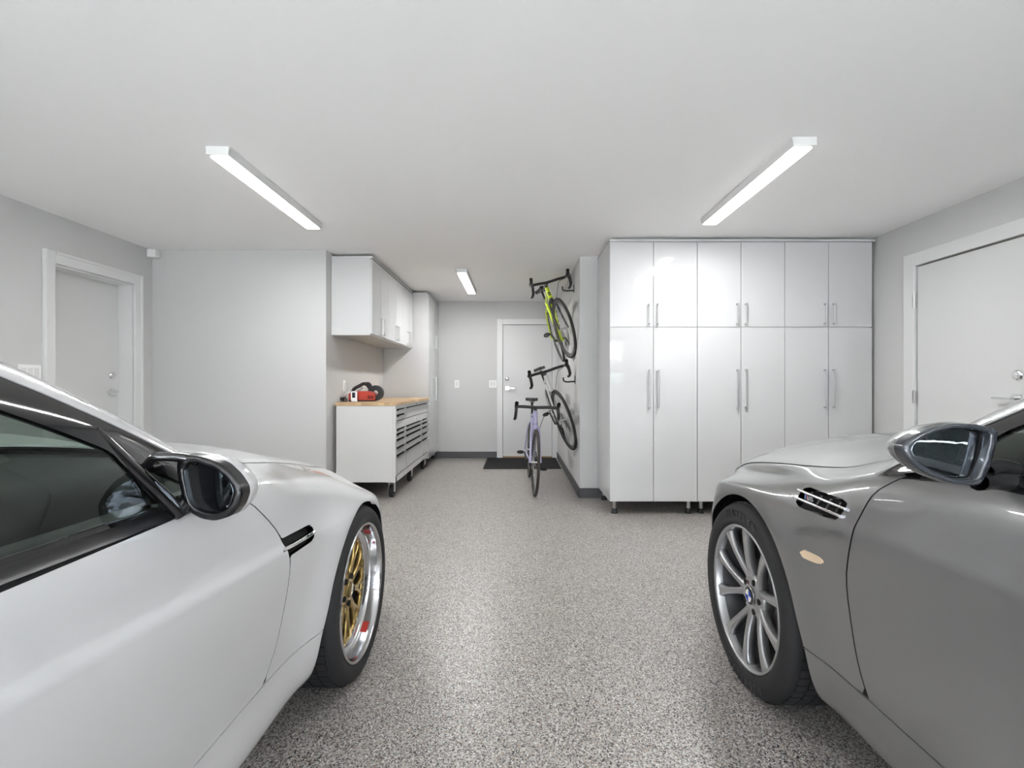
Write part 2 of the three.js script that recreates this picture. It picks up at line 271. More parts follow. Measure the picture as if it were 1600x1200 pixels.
// ---------------------------------------------------------------- things on and around the chest
{ // cordless tool lying in its charger on the bench, in its own frame: x along the wall, z out of the wall
  const g = thing('cordless_tool', 'red and black cordless power tool lying on the wooden top', 'power tool', [-1.63, TT + 0.03, -5.2]);
  const red = M(lin(0.46, 0.05, 0.03), 0.35), dk = M(lin(0.018, 0.018, 0.019), 0.45);
  part('body', new THREE.ExtrudeGeometry(shapeOf([[-0.13, 0.012], [0.12, 0.012], [0.135, 0.03], [0.13, 0.075], [0.09, 0.1], [-0.08, 0.1], [-0.135, 0.075]]), { depth: 0.1, bevelEnabled: true, bevelSize: 0.008, bevelThickness: 0.008, bevelSegments: 2 }).translate(0, 0, -0.05), red, g);
  part('base_plate', cb(-0.005, 0.007, 0, 0.26, 0.014, 0.13, 0.004), dk, g);
  part('guard', lathe([[0.03, 0.03], [0.078, 0.03], [0.082, 0.024], [0.082, -0.024], [0.078, -0.03], [0.03, -0.03], [0.03, 0.03]], 32).rotateX(Math.PI / 2).translate(0.135, 0.088, 0), dk, g);
  part('handle', [tube([[-0.12, 0.09, 0.0], [-0.1, 0.13, 0.0], [-0.04, 0.165, 0], [0.01, 0.187, 0], [0.05, 0.165, 0], [0.08, 0.11, 0]], 0.018, 24), tube([[0.03, 0.187, 0.01], [0.062, 0.187, 0.01], [0.085, 0.15, 0.01], [0.1, 0.1, 0.01]], 0.017, 16)], dk, g);
  part('grip_insert', tube([[-0.075, 0.105, 0.02], [-0.03, 0.125, 0.02], [0.0, 0.145, 0.02]], 0.011, 12), M(lin(0.3, 0.3, 0.3), 0.5), g);
  for (let i = 0; i < 4; i++) part('vent_slot', cb(0.07 + i * 0.016, 0.045, 0.058, 0.008, 0.034, 0.004), mVoid, g);
}
{
  const g = thing('sensor_box', 'small white box with a dark screen leaning on the red tool', 'monitor', [-1.69, TT + 0.03, -5.08]); g.rotation.y = 0.25;
  part('case', cb(0, 0.058, 0, 0.063, 0.1, 0.024, 0.005), mPlate, g);
  part('screen', cb(-0.003, 0.068, 0.0125, 0.032, 0.056, 0.003, 0.001), M(lin(0.02, 0.022, 0.028), 0.15), g);
  part('stand', cb(0.006, 0.005, 0.005, 0.055, 0.01, 0.045, 0.003), mPlate, g);
}
solo('power_cord', [tube([[-1.805, 0.985, -5.02], [-1.77, 1.0, -5.03], [-1.745, 0.985, -5.0], [-1.73, 0.963, -4.98], [-1.78, 0.961, -5.0], [-1.77, 0.961, -4.93]], 0.005, 40, 8), cb(-1.79, 0.985, -5.02, 0.035, 0.036, 0.036, 0.005)], mBlack, 'black cord and plug behind the red tool', 'cord');
solo('charging_cable', tube([[-1.80, 1.03, -5.12], [-1.76, 1.06, -5.14], [-1.745, 1.03, -5.06], [-1.75, 0.99, -5.03], [-1.745, 0.962, -5.0]], 0.003, 40, 6), mPlate, 'thin white cable hanging from the alcove outlet', 'cable');
function plate(label, x, y, d, rotY, n, kind) {
  const g = thing(kind, label, kind === 'outlet' ? 'outlet' : 'light switch', [x, y, -d]); g.rotation.y = rotY;
  part('cover_plate', cb(0, 0, 0.003, 0.07 + 0.046 * (n - 1), 0.115, 0.006, 0.002), mPlate, g);
  for (let i = 0; i < n; i++) part(kind === 'outlet' ? 'socket' : 'rocker', cb((i - (n - 1) / 2) * 0.046, 0, 0.007, 0.033, 0.067, 0.006, 0.002), mTrim, g);
}
plate('single white wall plate between the alcove cabinet and the back door', -0.907, 1.139, DB, 0, 1, 'light_switch');
plate('double white light switch beside the back door casing', -0.355, 1.139, DB, 0, 2, 'light_switch');
plate('white light switch plate beside the left wall door casing', XL, 1.22, 3.47, Math.PI / 2, 3, 'light_switch');
plate('white outlet on the alcove wall above the tool chest', XA, 1.12, 5.13, Math.PI / 2, 1, 'outlet');
solo('motion_sensor', bx(XL + 0.005, XL + 0.085, 2.33, 2.41, 4.56, 4.635, 0.012), mPlate, 'small white sensor box high in the left wall corner', 'sensor');
{
  const mat = solo('door_mat', [bx(-0.44, 0.612, 0, 0.012, 6.52, 7.44, 0.005), ...Array.from({ length: 30 }, (_, i) => bx(-0.42, 0.592, 0.011, 0.0145, 6.55 + i * 0.029, 6.562 + i * 0.029))], M(lin(0.018, 0.018, 0.019), 0.9), 'black ribbed mat on the floor before the back door', 'mat');
}
// ---------------------------------------------------------------- bicycles (front towards the viewer; local origin under the front axle)
function bicycle(label, pos, tilt, yaw, pal, opt = {}) {
  const g = thing('bicycle', label, 'bicycle', pos); g.rotation.order = 'YXZ'; g.rotation.y = yaw; g.rotation.z = tilt;
  const frameM = M(pal.frame, 0.3, { clearcoat: 0.6 }), forkM = M(pal.fork ?? pal.frame, 0.3, { clearcoat: 0.6 }), dk = M(lin(0.014), 0.4), tireM = M(pal.tire, 0.8), R = 0.34, WB = 0.99;
  const wheel = (name, z, front) => {
    const w = part(name, ring(R - 0.014, 0.0145, 56, 10).rotateY(Math.PI / 2), tireM, g); w.position.set(0, R, z); w.name = name;
    part('rim', lathe([[R - 0.024, -0.011], [R - pal.rimDepth, -0.007], [R - pal.rimDepth, 0.007], [R - 0.024, 0.011]], 56).rotateZ(Math.PI / 2), M(pal.rim, 0.35), w);
    part('hub', [bar([-0.05, 0, 0], [0.05, 0, 0], 0.011), bar([-0.03, 0, 0], [-0.024, 0, 0], 0.022), bar([0.024, 0, 0], [0.03, 0, 0], 0.022)], mSteel, w);
    const sp = []; for (let i = 0; i < 24; i++) { const a = i / 24 * Math.PI * 2, s = i % 2 ? 1 : -1; sp.push(bar([s * 0.027, Math.cos(a + 0.3 * s) * 0.02, Math.sin(a + 0.3 * s) * 0.02], [0, Math.cos(a) * (R - pal.rimDepth), Math.sin(a) * (R - pal.rimDepth)], 0.0011, 0.0011, 5)); }
    part('spokes', sp, mSteel, w);
    part('brake_disc', [ring(0.066, 0.0035, 32, 4).scale(1, 1, 0.4).rotateY(Math.PI / 2).translate(-0.038, 0, 0)], mSteel, w);
    if (!front) part('cassette', lathe([[0.018, 0], [0.052, 0], [0.05, 0.004], [0.044, 0.008], [0.038, 0.014], [0.03, 0.024], [0.024, 0.03]], 28).rotateZ(-Math.PI / 2).translate(0.022, 0, 0), mSteel, w);
    return w;
  };
  wheel('front_wheel', 0, true); wheel('rear_wheel', -WB, false);
  const BB = [0, 0.27, -0.585], HB = [0, 0.715, -0.16], HT = [0, 0.85, -0.2], SC = [0, 0.77, -0.735], RA = [0, R, -WB];
  const fr = part('frame', [bar(HB, HT, 0.025, 0.023, 16), bar([0, 0.735, -0.165], BB, 0.029, 0.031, 16), bar([0, 0.83, -0.2], SC, 0.021, 0.017, 14), bar(BB, SC, 0.019, 0.017, 14), bar([-0.035, BB[1], BB[2]], [0.035, BB[1], BB[2]], 0.03, 0.03, 16),
    ...[-1, 1].flatMap(s => [tube([[s * 0.02, 0.275, -0.6], [s * 0.035, 0.29, -0.68], [s * 0.06, R, -WB]], 0.0105, 16, 8), tube([[s * 0.012, 0.70, -0.715], [s * 0.035, 0.66, -0.78], [s * 0.06, R, -WB]], 0.0085, 16, 8)])], frameM, g);
  if (pal.decal) { // dark lettering blocks along the down tube and head tube
    part('decal', [cb(0, 0.785, -0.153, 0.03, 0.014, 0.006), cb(0, 0.762, -0.147, 0.028, 0.012, 0.006), ...Array.from({ length: 5 }, (_, i) => { const k = 0.22 + i * 0.11; return cb(0.0, 0.735 + (0.27 - 0.735) * k, -0.165 + (-0.42) * k, 0.062, 0.026, 0.03).translate(0, -0.002, 0.002); })], dk, fr);
  }
  part('fork', [bar([0, 0.66, -0.145], HB, 0.024, 0.022), ...[-1, 1].map(s => tube([[s * 0.012, 0.70, -0.156], [s * 0.034, 0.675, -0.148], [s * 0.044, 0.58, -0.118], [s * 0.05, 0.42, -0.05], [s * 0.052, R, 0]], 0.0115, 24, 8))], forkM, g);
  part('stem', [bar([0, 0.86, -0.203], [0, 0.89, -0.212], 0.02), bar([0, 0.875, -0.207], [0, 0.895, -0.115], 0.017, 0.016)], dk, g);
  const hb = part('handlebar', [tube([[-0.2, 0.9, -0.095], [-0.12, 0.9, -0.103], [0, 0.895, -0.112], [0.12, 0.9, -0.103], [0.2, 0.9, -0.095]], 0.0155, 40), ...[-1, 1].map(s => tube([[s * 0.19, 0.9, -0.098], [s * 0.208, 0.9, -0.08], [s * 0.212, 0.895, -0.02], [s * 0.216, 0.855, 0.018], [s * 0.22, 0.80, 0.0], [s * 0.222, 0.775, -0.06], [s * 0.222, 0.772, -0.1]], 0.0155, 40))], dk, g);
  for (const s of [-1, 1]) {
    const lv = part('brake_lever', [tube([[s * 0.213, 0.9, -0.03], [s * 0.213, 0.915, 0.02], [s * 0.213, 0.945, 0.05]], 0.019, 16), tube([[s * 0.213, 0.91, 0.05], [s * 0.216, 0.87, 0.066], [s * 0.218, 0.815, 0.05], [s * 0.219, 0.79, 0.04]], 0.007, 16)], mBlack, g);
  }
  part('brake_cable', [tube([[0.19, 0.885, -0.08], [0.1, 0.85, -0.02], [0.06, 0.77, -0.03], [0.045, 0.68, -0.12]], 0.0028, 24, 6)], mBlack, g);
  part('seat_post', bar(SC, [0, 0.925, -0.79], 0.0138), dk, g);
  const sad = new THREE.ExtrudeGeometry(shapeOf([[-0.018, 0.135], [0.018, 0.135], [0.022, 0.05], [0.045, -0.04], [0.068, -0.1], [0.066, -0.128], [0.03, -0.135], [-0.03, -0.135], [-0.066, -0.128], [-0.068, -0.1], [-0.045, -0.04], [-0.022, 0.05]]), { depth: 0.02, bevelEnabled: true, bevelSize: 0.006, bevelThickness: 0.008, bevelSegments: 2 });
  sad.rotateX(-Math.PI / 2); sad.rotateY(Math.PI); sad.translate(0, 0.945, -0.79);
  const sd = part('saddle', sad, mBlack, g); part('saddle_rails', [-1, 1].map(s => tube([[s * 0.012, 0.945, -0.68], [s * 0.02, 0.922, -0.74], [s * 0.02, 0.92, -0.84], [s * 0.03, 0.945, -0.88]], 0.0035, 16, 6)), mSteel, sd);
  const ca = opt.crank ?? 0.9, cr = part('crankset', [1, -1].map(s => bar([s * 0.062, 0, 0], [s * 0.075, s * 0.17 * Math.cos(ca), s * 0.17 * Math.sin(ca)], 0.012, 0.009)).concat([lathe([[0.06, -0.002], [0.098, -0.002], [0.098, 0.002], [0.06, 0.002]], 40).rotateZ(-Math.PI / 2).translate(0.05, 0, 0), bar([-0.065, 0, 0], [0.065, 0, 0], 0.013)]), dk, g); cr.position.set(...BB);
  for (const s of [1, -1]) { const p = part('pedal', [ring(0.036, 0.007, 20, 6).scale(1, 1, 1.2).rotateX(Math.PI / 2 - 0.5).translate(s * 0.125, 0, 0), bar([s * 0.07, 0, 0], [s * 0.15, 0, 0], 0.007), cb(s * 0.125, 0, 0, 0.045, 0.014, 0.05, 0.005)], mBlack, cr); p.position.set(0, s * 0.17 * Math.cos(ca), s * 0.17 * Math.sin(ca)); }
  part('chain', [bar([0.05, BB[1] + 0.096, BB[2]], [0.045, R + 0.045, -WB], 0.004, 0.004, 6), bar([0.05, BB[1] - 0.096, BB[2]], [0.047, R - 0.12, -WB + 0.02], 0.004, 0.004, 6)], mSteel, g);
  part('derailleur', [cb(0.06, R - 0.03, -WB + 0.01, 0.03, 0.05, 0.04, 0.008), bar([0.05, R - 0.05, -WB + 0.02], [0.05, R - 0.12, -WB + 0.03], 0.012, 0.009)], mBlack, g);
  const turn = new THREE.Matrix4().makeTranslation(...HB).multiply(new THREE.Matrix4().makeRotationAxis(V(0, HT[1] - HB[1], HT[2] - HB[2]).normalize(), opt.steer || 0)).multiply(new THREE.Matrix4().makeTranslation(-HB[0], -HB[1], -HB[2]));
  for (const m of g.children) if (['front_wheel', 'fork', 'stem', 'handlebar', 'brake_lever', 'brake_cable'].includes(m.name)) { m.updateMatrix(); m.applyMatrix4(turn); }
  return g;
}
const RAD = Math.PI / 180;
bicycle('bright yellow road bicycle hung high on the wall', [0.628, 1.425, -5.33], 19 * RAD, 0, { frame: lin(0.62, 0.78, 0.02), fork: lin(0.05, 0.05, 0.05), tire: lin(0.03, 0.028, 0.027), rim: lin(0.05, 0.042, 0.036), rimDepth: 0.055, decal: true }, { crank: 2.3, steer: 10 * RAD });
bicycle('white road bicycle hung low on the wall', [0.622, 0.43, -5.23], 20 * RAD, 0, { frame: lin(0.62, 0.61, 0.60), tire: lin(0.028, 0.026, 0.025), rim: lin(0.03, 0.03, 0.03), rimDepth: 0.05 }, { crank: 2.5, steer: 10 * RAD });
bicycle('lavender road bicycle standing on the floor before the mat', [0.19, 0.0, -4.955], -1.5 * RAD, 1.6 * RAD, { frame: lin(0.42, 0.40, 0.60), tire: lin(0.04, 0.034, 0.03), rim: lin(0.03, 0.03, 0.03), rimDepth: 0.045 }, { crank: 2.0, steer: 1.5 * RAD });
function wallHook(label, y, d) {
  const g = thing('wall_hook', label, 'hook', [XP, y, -d], 'bicycle wall hooks');
  part('arm', tube([[0, 0, 0], [-0.03, 0, 0], [-0.1, -0.002, 0], [-0.125, 0.01, 0], [-0.13, 0.045, 0]], 0.009, 24, 10), mBlack, g);
  part('mounting_plate', cb(-0.004, 0.02, 0, 0.008, 0.085, 0.022, 0.002), mBlack, g);
}
wallHook('black wall hook beside the yellow bicycle handlebar', 2.165, 5.34);
wallHook('black wall hook beside the white bicycle handlebar', 1.165, 5.24);
// ---------------------------------------------------------------- cars: lofted body skins, cut into panels
function pchip(xs, ys) {
  const n = xs.length, h = [], dl = [], m = new Array(n).fill(0);
  for (let i = 0; i < n - 1; i++) { h[i] = xs[i + 1] - xs[i]; dl[i] = (ys[i + 1] - ys[i]) / h[i]; }
  for (let i = 1; i < n - 1; i++) if (dl[i - 1] * dl[i] > 0) { const a = 2 * h[i] + h[i - 1], b = h[i] + 2 * h[i - 1]; m[i] = (a + b) / (a / dl[i - 1] + b / dl[i]); }
  m[0] = dl[0]; m[n - 1] = dl[n - 2];
  return x => { if (x <= xs[0]) return ys[0] + m[0] * (x - xs[0]); if (x >= xs[n - 1]) return ys[n - 1] + m[n - 1] * (x - xs[n - 1]); let i = 0; while (x > xs[i + 1]) i++; const t = (x - xs[i]) / h[i], t2 = t * t, t3 = t2 * t; return (2 * t3 - 3 * t2 + 1) * ys[i] + (t3 - 2 * t2 + t) * h[i] * m[i] + (-2 * t3 + 3 * t2) * ys[i + 1] + (t3 - t2) * h[i] * m[i + 1]; };
}
function skin(st, rails, post, t0, t1, nu, per) { // st: stations; rails: [{w:[],h:[]}] from the bottom edge to the centre line
  const K = rails.length, fw = rails.map(r => pchip(st, r.w)), fh = rails.map(r => pchip(st, r.h));
  const sec = t => rails.map((_, j) => [fw[j](t), fh[j](t)]);
  const cr = (p0, p1, p2, p3, s) => {
    const kd = (a, b) => Math.max(1e-3, Math.sqrt(Math.hypot(a[0] - b[0], a[1] - b[1]))), a = 0, b = a + kd(p0, p1), c = b + kd(p1, p2), d = c + kd(p2, p3), x = b + (c - b) * s;
    const L = (p, q, u, v) => [p[0] * (v - x) / (v - u) + q[0] * (x - u) / (v - u), p[1] * (v - x) / (v - u) + q[1] * (x - u) / (v - u)];
    const A1 = L(p0, p1, a, b), A2 = L(p1, p2, b, c), A3 = L(p2, p3, c, d), B1 = L(A1, A2, a, c), B2 = L(A2, A3, b, d); return L(B1, B2, b, c);
  };
  const ev = (q, v) => { const j = Math.min(K - 2, Math.floor(v)), s = v - j, g = i => i < 0 ? [2 * q[0][0] - q[1][0], 2 * q[0][1] - q[1][1]] : i >= K ? [-q[K - 2][0], q[K - 2][1]] : q[i]; return cr(g(j - 1), g(j), g(j + 1), g(j + 2), s); };
  const at = (t, v) => { const p = ev(sec(t), v); return post(t, p[0], p[1]); };
  const N = (K - 1) * per, cols = 2 * N + 1, P = [], U = [];
  for (let i = 0; i <= nu; i++) { const t = t0 + (t1 - t0) * i / nu, q = sec(t); for (let c = 0; c < cols; c++) { const m = c > N, vv = (m ? 2 * N - c : c) / per, p = ev(q, Math.min(K - 1, vv)), o = post(t, p[0], p[1]); P.push(m ? -o[0] : o[0], o[1], -o[2]); U.push(t, vv); } }
  const I = []; for (let i = 0; i < nu; i++) for (let c = 0; c < cols - 1; c++) { const a = i * cols + c, b = a + 1, d = a + cols, e = d + 1; I.push(a, b, e, a, e, d); }
  const g = new THREE.BufferGeometry(); g.setAttribute('position', new THREE.Float32BufferAttribute(P, 3)); g.setIndex(I); g.computeVertexNormals();
  let nn = Array.from(g.attributes.normal.array), sgn = 0; for (let i = 0; i < nn.length; i += 3) sgn += nn[i] * P[i] + nn[i + 1] * (P[i + 1] - 0.4);
  if (sgn < 0) { for (let i = 0; i < I.length; i += 3) { const x = I[i + 1]; I[i + 1] = I[i + 2]; I[i + 2] = x; } nn = nn.map(a => -a); }
  return { P, Nn: nn, U, I, at, sec, fw, fh, K };
}
function clip(m, f) { // keep f(x, y, t, v) > 0
  const n = m.P.length / 3, s = new Float32Array(n), P = [], Nn = [], U = [], I = [], map = new Map(), ed = new Map();
  for (let i = 0; i < n; i++) s[i] = f(m.P[3 * i], m.P[3 * i + 1], -m.P[3 * i + 2], m.U[2 * i + 1]);
  const vx = i => { let k = map.get(i); if (k === undefined) { k = P.length / 3; map.set(i, k); for (let c = 0; c < 3; c++) { P.push(m.P[3 * i + c]); Nn.push(m.Nn[3 * i + c]); } U.push(m.U[2 * i], m.U[2 * i + 1]); } return k; };
  const cut = (a, b) => { const key = a < b ? a * n + b : b * n + a; let k = ed.get(key); if (k === undefined) { const r = s[a] / (s[a] - s[b]); k = P.length / 3; ed.set(key, k); const nv = []; for (let c = 0; c < 3; c++) { P.push(m.P[3 * a + c] + (m.P[3 * b + c] - m.P[3 * a + c]) * r); nv.push(m.Nn[3 * a + c] + (m.Nn[3 * b + c] - m.Nn[3 * a + c]) * r); } const l = Math.hypot(...nv) || 1; Nn.push(nv[0] / l, nv[1] / l, nv[2] / l); for (let c = 0; c < 2; c++) U.push(m.U[2 * a + c] + (m.U[2 * b + c] - m.U[2 * a + c]) * r); } return k; };
  for (let i = 0; i < m.I.length; i += 3) {
    const q = [m.I[i], m.I[i + 1], m.I[i + 2]], poly = [];
    for (let k = 0; k < 3; k++) { const a = q[k], b = q[(k + 1) % 3]; if (s[a] > 0) poly.push(vx(a)); if ((s[a] > 0) !== (s[b] > 0)) poly.push(cut(a, b)); }
    for (let k = 1; k + 1 < poly.length; k++) I.push(poly[0], poly[k], poly[k + 1]);
  }
  return { ...m, P, Nn, U, I };
}
function geoOf(m, off = 0, skirt = 0) {
  const P = m.P.map((p, i) => p + m.Nn[i] * off), N = m.Nn.slice(), I = m.I.slice();
  if (skirt) {
    const cnt = new Map(), nv = P.length / 3; for (let i = 0; i < m.I.length; i += 3) for (let k = 0; k < 3; k++) { const a = m.I[i + k], b = m.I[i + (k + 1) % 3]; cnt.set(a * nv + b, 1); }
    for (const key of cnt.keys()) {
      const a = Math.floor(key / nv), b = key % nv; if (cnt.has(b * nv + a)) continue;
      const e = [0, 1, 2].map(c => P[3 * b + c] - P[3 * a + c]), n = [0, 1, 2].map(c => m.Nn[3 * a + c]);
      const o = [e[1] * n[2] - e[2] * n[1], e[2] * n[0] - e[0] * n[2], e[0] * n[1] - e[1] * n[0]], l = Math.hypot(...o); if (l < 1e-9) continue;
      const base = P.length / 3; for (const [v, d] of [[a, 0], [b, 0], [b, 1], [a, 1]]) { for (let c = 0; c < 3; c++) P.push(P[3 * v + c] - m.Nn[3 * v + c] * skirt * d); N.push(o[0] / l, o[1] / l, o[2] / l); }
      I.push(base, base + 2, base + 1, base, base + 3, base + 2);
    }
  }
  const g = new THREE.BufferGeometry(); g.setAttribute('position', new THREE.Float32BufferAttribute(P, 3)); g.setAttribute('normal', new THREE.Float32BufferAttribute(N, 3)); g.setIndex(I); return g;
}
function sdPoly(pts, x, y) { let d = 9e9, s = 1; for (let i = 0, j = pts.length - 1; i < pts.length; j = i, i++) { const a = pts[i], b = pts[j], ex = b[0] - a[0], ey = b[1] - a[1], wx = x - a[0], wy = y - a[1], k = Math.max(0, Math.min(1, (wx * ex + wy * ey) / (ex * ex + ey * ey))); d = Math.min(d, (wx - ex * k) ** 2 + (wy - ey * k) ** 2); const c = [y >= a[1], y < b[1], ex * wy > ey * wx]; if (c.every(q => q) || c.every(q => !q)) s = -s; } return s * Math.sqrt(d); }
function roundPoly(pts, r = 0.3, n = 4) { const o = [], L = pts.length; for (let i = 0; i < L; i++) { const a = pts[(i + L - 1) % L], b = pts[i], c = pts[(i + 1) % L], p = [b[0] + (a[0] - b[0]) * r, b[1] + (a[1] - b[1]) * r], q = [b[0] + (c[0] - b[0]) * r, b[1] + (c[1] - b[1]) * r]; for (let k = 0; k <= n; k++) { const t = k / n; o.push([(1 - t) * (1 - t) * p[0] + 2 * t * (1 - t) * b[0] + t * t * q[0], (1 - t) * (1 - t) * p[1] + 2 * t * (1 - t) * b[1] + t * t * q[1]]); } } return o; }
function loft(rings, capEnd = true, capStart = false) { // rings of equal point count -> smooth shell
  const n = rings[0].length, P = rings.flat(2), I = [];
  for (let r = 0; r < rings.length - 1; r++) for (let i = 0; i < n; i++) { const a = r * n + i, b = r * n + (i + 1) % n; I.push(a, b, b + n, a, b + n, a + n); }
  const cap = (r, flip) => { const c = [0, 1, 2].map(k => rings[r].reduce((s, p) => s + p[k], 0) / n); P.push(...c); const ci = P.length / 3 - 1; for (let i = 0; i < n; i++) { const a = r * n + i, b = r * n + (i + 1) % n; flip ? I.push(b, a, ci) : I.push(a, b, ci); } };
  if (capEnd) cap(rings.length - 1, false); if (capStart) cap(0, true);
  const g = new THREE.BufferGeometry(); g.setAttribute('position', new THREE.Float32BufferAttribute(P, 3)); g.setIndex(I); g.computeVertexNormals(); return g;
}
// --- wheels: local +x points away from the car; origin in the plane of the outer rim flange, at the axle
const toX = g => g.rotateZ(-Math.PI / 2); // lathe axis y -> +x
function tyre(parent, R, Rr, W, blocks) {
  const t = part('tyre', toX(lathe([[Rr - 0.006, -0.012], [Rr + 0.004, 0.002], [Rr + 0.018, 0.009], [(R + Rr) / 2, 0.011], [R - 0.018, 0.004], [R - 0.008, -0.008], [R - 0.005, -0.02], [R - 0.005, -W + 0.04], [R - 0.018, -W + 0.01], [(R + Rr) / 2, -W], [Rr - 0.006, -W + 0.02]], 72)), mRubber, parent);
  const rib = []; for (let i = 0; i < blocks; i++) for (let k = 0; k < 5; k++) { const b = cb(R - 0.0035, 0, 0, 0.011, 2 * Math.PI * R / blocks * 0.86, (W - 0.05) / 5 - 0.007); b.translate(0, 0, 0); b.rotateX(0); const g = b; g.rotateY(0); g.translate(0, 0, (k - 2) * (W - 0.05) / 5 + 0.0); g.rotateZ((i + (k % 2) * 0.4) / blocks * Math.PI * 2); rib.push(g); }
  const tread = mergeGeometries(rib); tread.rotateY(Math.PI / 2); tread.translate(-W / 2 + 0.0025, 0, 0);
  part('tread', tread, mRubber, t).userData.kind = 'stuff'; return t;
}
function spoke(rows, ang) { // rows: [r, dAngle, halfWidth, yFront, thickness]
  const rings = rows.map(([r, da, hw, y, th]) => { const a = ang + da, c = Math.cos(a), s = Math.sin(a), f = (u, x) => [x, r * c - u * s, r * s + u * c]; return [f(-hw, y - th), f(-hw, y - 0.3 * th), f(-hw * 0.72, y), f(-hw * 0.25, y - 0.002), f(hw * 0.25, y - 0.002), f(hw * 0.72, y), f(hw, y - 0.3 * th), f(hw, y - th)]; });
  return loft(rings, true, true);
}
function brake(w) { part('brake_disc', toX(lathe([[0.05, -0.12], [0.178, -0.12], [0.178, -0.15], [0.05, -0.15]], 40)), M(lin(0.18), 0.35, { metalness: 1 }), w); part('brake_caliper', toX(lathe([[0.11, -0.095], [0.19, -0.095], [0.19, -0.17], [0.11, -0.17], [0.11, -0.095]], 12, 0.5, 0.9)), M(lin(0.03), 0.5), w); }
function wheelSilver(parent, R) {
  const w = new THREE.Group(); w.name = 'wheel'; parent.add(w); tyre(w, R, 0.259, 0.25, 64);
  const mA = M(lin(0.42, 0.42, 0.425), 0.32, { metalness: 0.75, clearcoat: 0.4 });
  part('rim', [toX(lathe([[0.256, -0.014], [0.26, -0.002], [0.258, 0.003], [0.252, 0.003], [0.248, -0.004], [0.244, -0.02], [0.242, -0.032]], 72)), toX(lathe([[0.0, -0.034], [0.035, -0.03], [0.066, -0.034], [0.078, -0.046], [0.08, -0.08], [0, -0.08]], 40))], mA, w);
  part('barrel', toX(lathe([[0.2425, -0.028], [0.236, -0.07], [0.226, -0.16], [0.236, -0.235]], 72)), M(lin(0.13, 0.13, 0.135), 0.4, { metalness: 0.7 }), w);
  for (let i = 0; i < 10; i++) { const g = Math.floor(i / 2), s = i % 2 ? 1 : -1, base = (g + 0.25) / 5 * Math.PI * 2; part('spoke', spoke([[0.05, s * 0.10, 0.017, -0.036, 0.04], [0.075, s * 0.16, 0.0155, -0.032, 0.036], [0.11, s * 0.235, 0.0125, -0.022, 0.032], [0.16, s * 0.288, 0.0125, -0.012, 0.03], [0.205, s * 0.306, 0.0155, -0.007, 0.03], [0.235, s * 0.312, 0.021, -0.006, 0.032], [0.247, s * 0.314, 0.027, -0.007, 0.034]], base), mA, w); }
  for (let i = 0; i < 5; i++) { const a = (i + 0.75) / 5 * Math.PI * 2; part('lug_bolt', toX(lathe([[0, -0.031], [0.0115, -0.031], [0.0115, -0.06]], 14)).translate(0, Math.cos(a) * 0.056, Math.sin(a) * 0.056), mVoid, w); }
  const cap = part('centre_cap', toX(lathe([[0, -0.022], [0.028, -0.023], [0.034, -0.027], [0.0345, -0.034]], 36)), M(lin(0.02, 0.02, 0.022), 0.15), w);
  for (let q = 0; q < 4; q++) part('roundel', new THREE.CircleGeometry(0.0225, 12, q * Math.PI / 2, Math.PI / 2).rotateY(Math.PI / 2).translate(-0.0214, 0, 0), q % 2 ? M(lin(0.75), 0.2) : M(lin(0.03, 0.08, 0.42), 0.2), cap);
  part('cap_ring', ring(0.0335, 0.0012, 40, 6).rotateY(Math.PI / 2).translate(-0.0255, 0, 0), mChrome, cap);
  part('wheel_emblem', cb(-0.03, 0.042, 0.022, 0.004, 0.014, 0.011, 0.001), M(lin(0.05, 0.01, 0.02), 0.3), w);
  // raised lettering on the sidewall, read from outside (local x towards the viewer)
  const word = 'MICHELIN', let_ = []; for (const c0 of [-0.42, Math.PI - 0.5]) [...word].forEach((ch, i) => { const g = text(ch, 0.026, 0.0025); g.rotateY(Math.PI / 2); g.translate(0, 0.303, 0); g.rotateX(-(c0 + i * 0.11)); g.rotateX(0); let_.push(g.translate(0.0095, 0, 0)); });
  part('sidewall_lettering', let_, M(lin(0.03, 0.03, 0.031), 0.5), w);
  brake(w); return w;
}
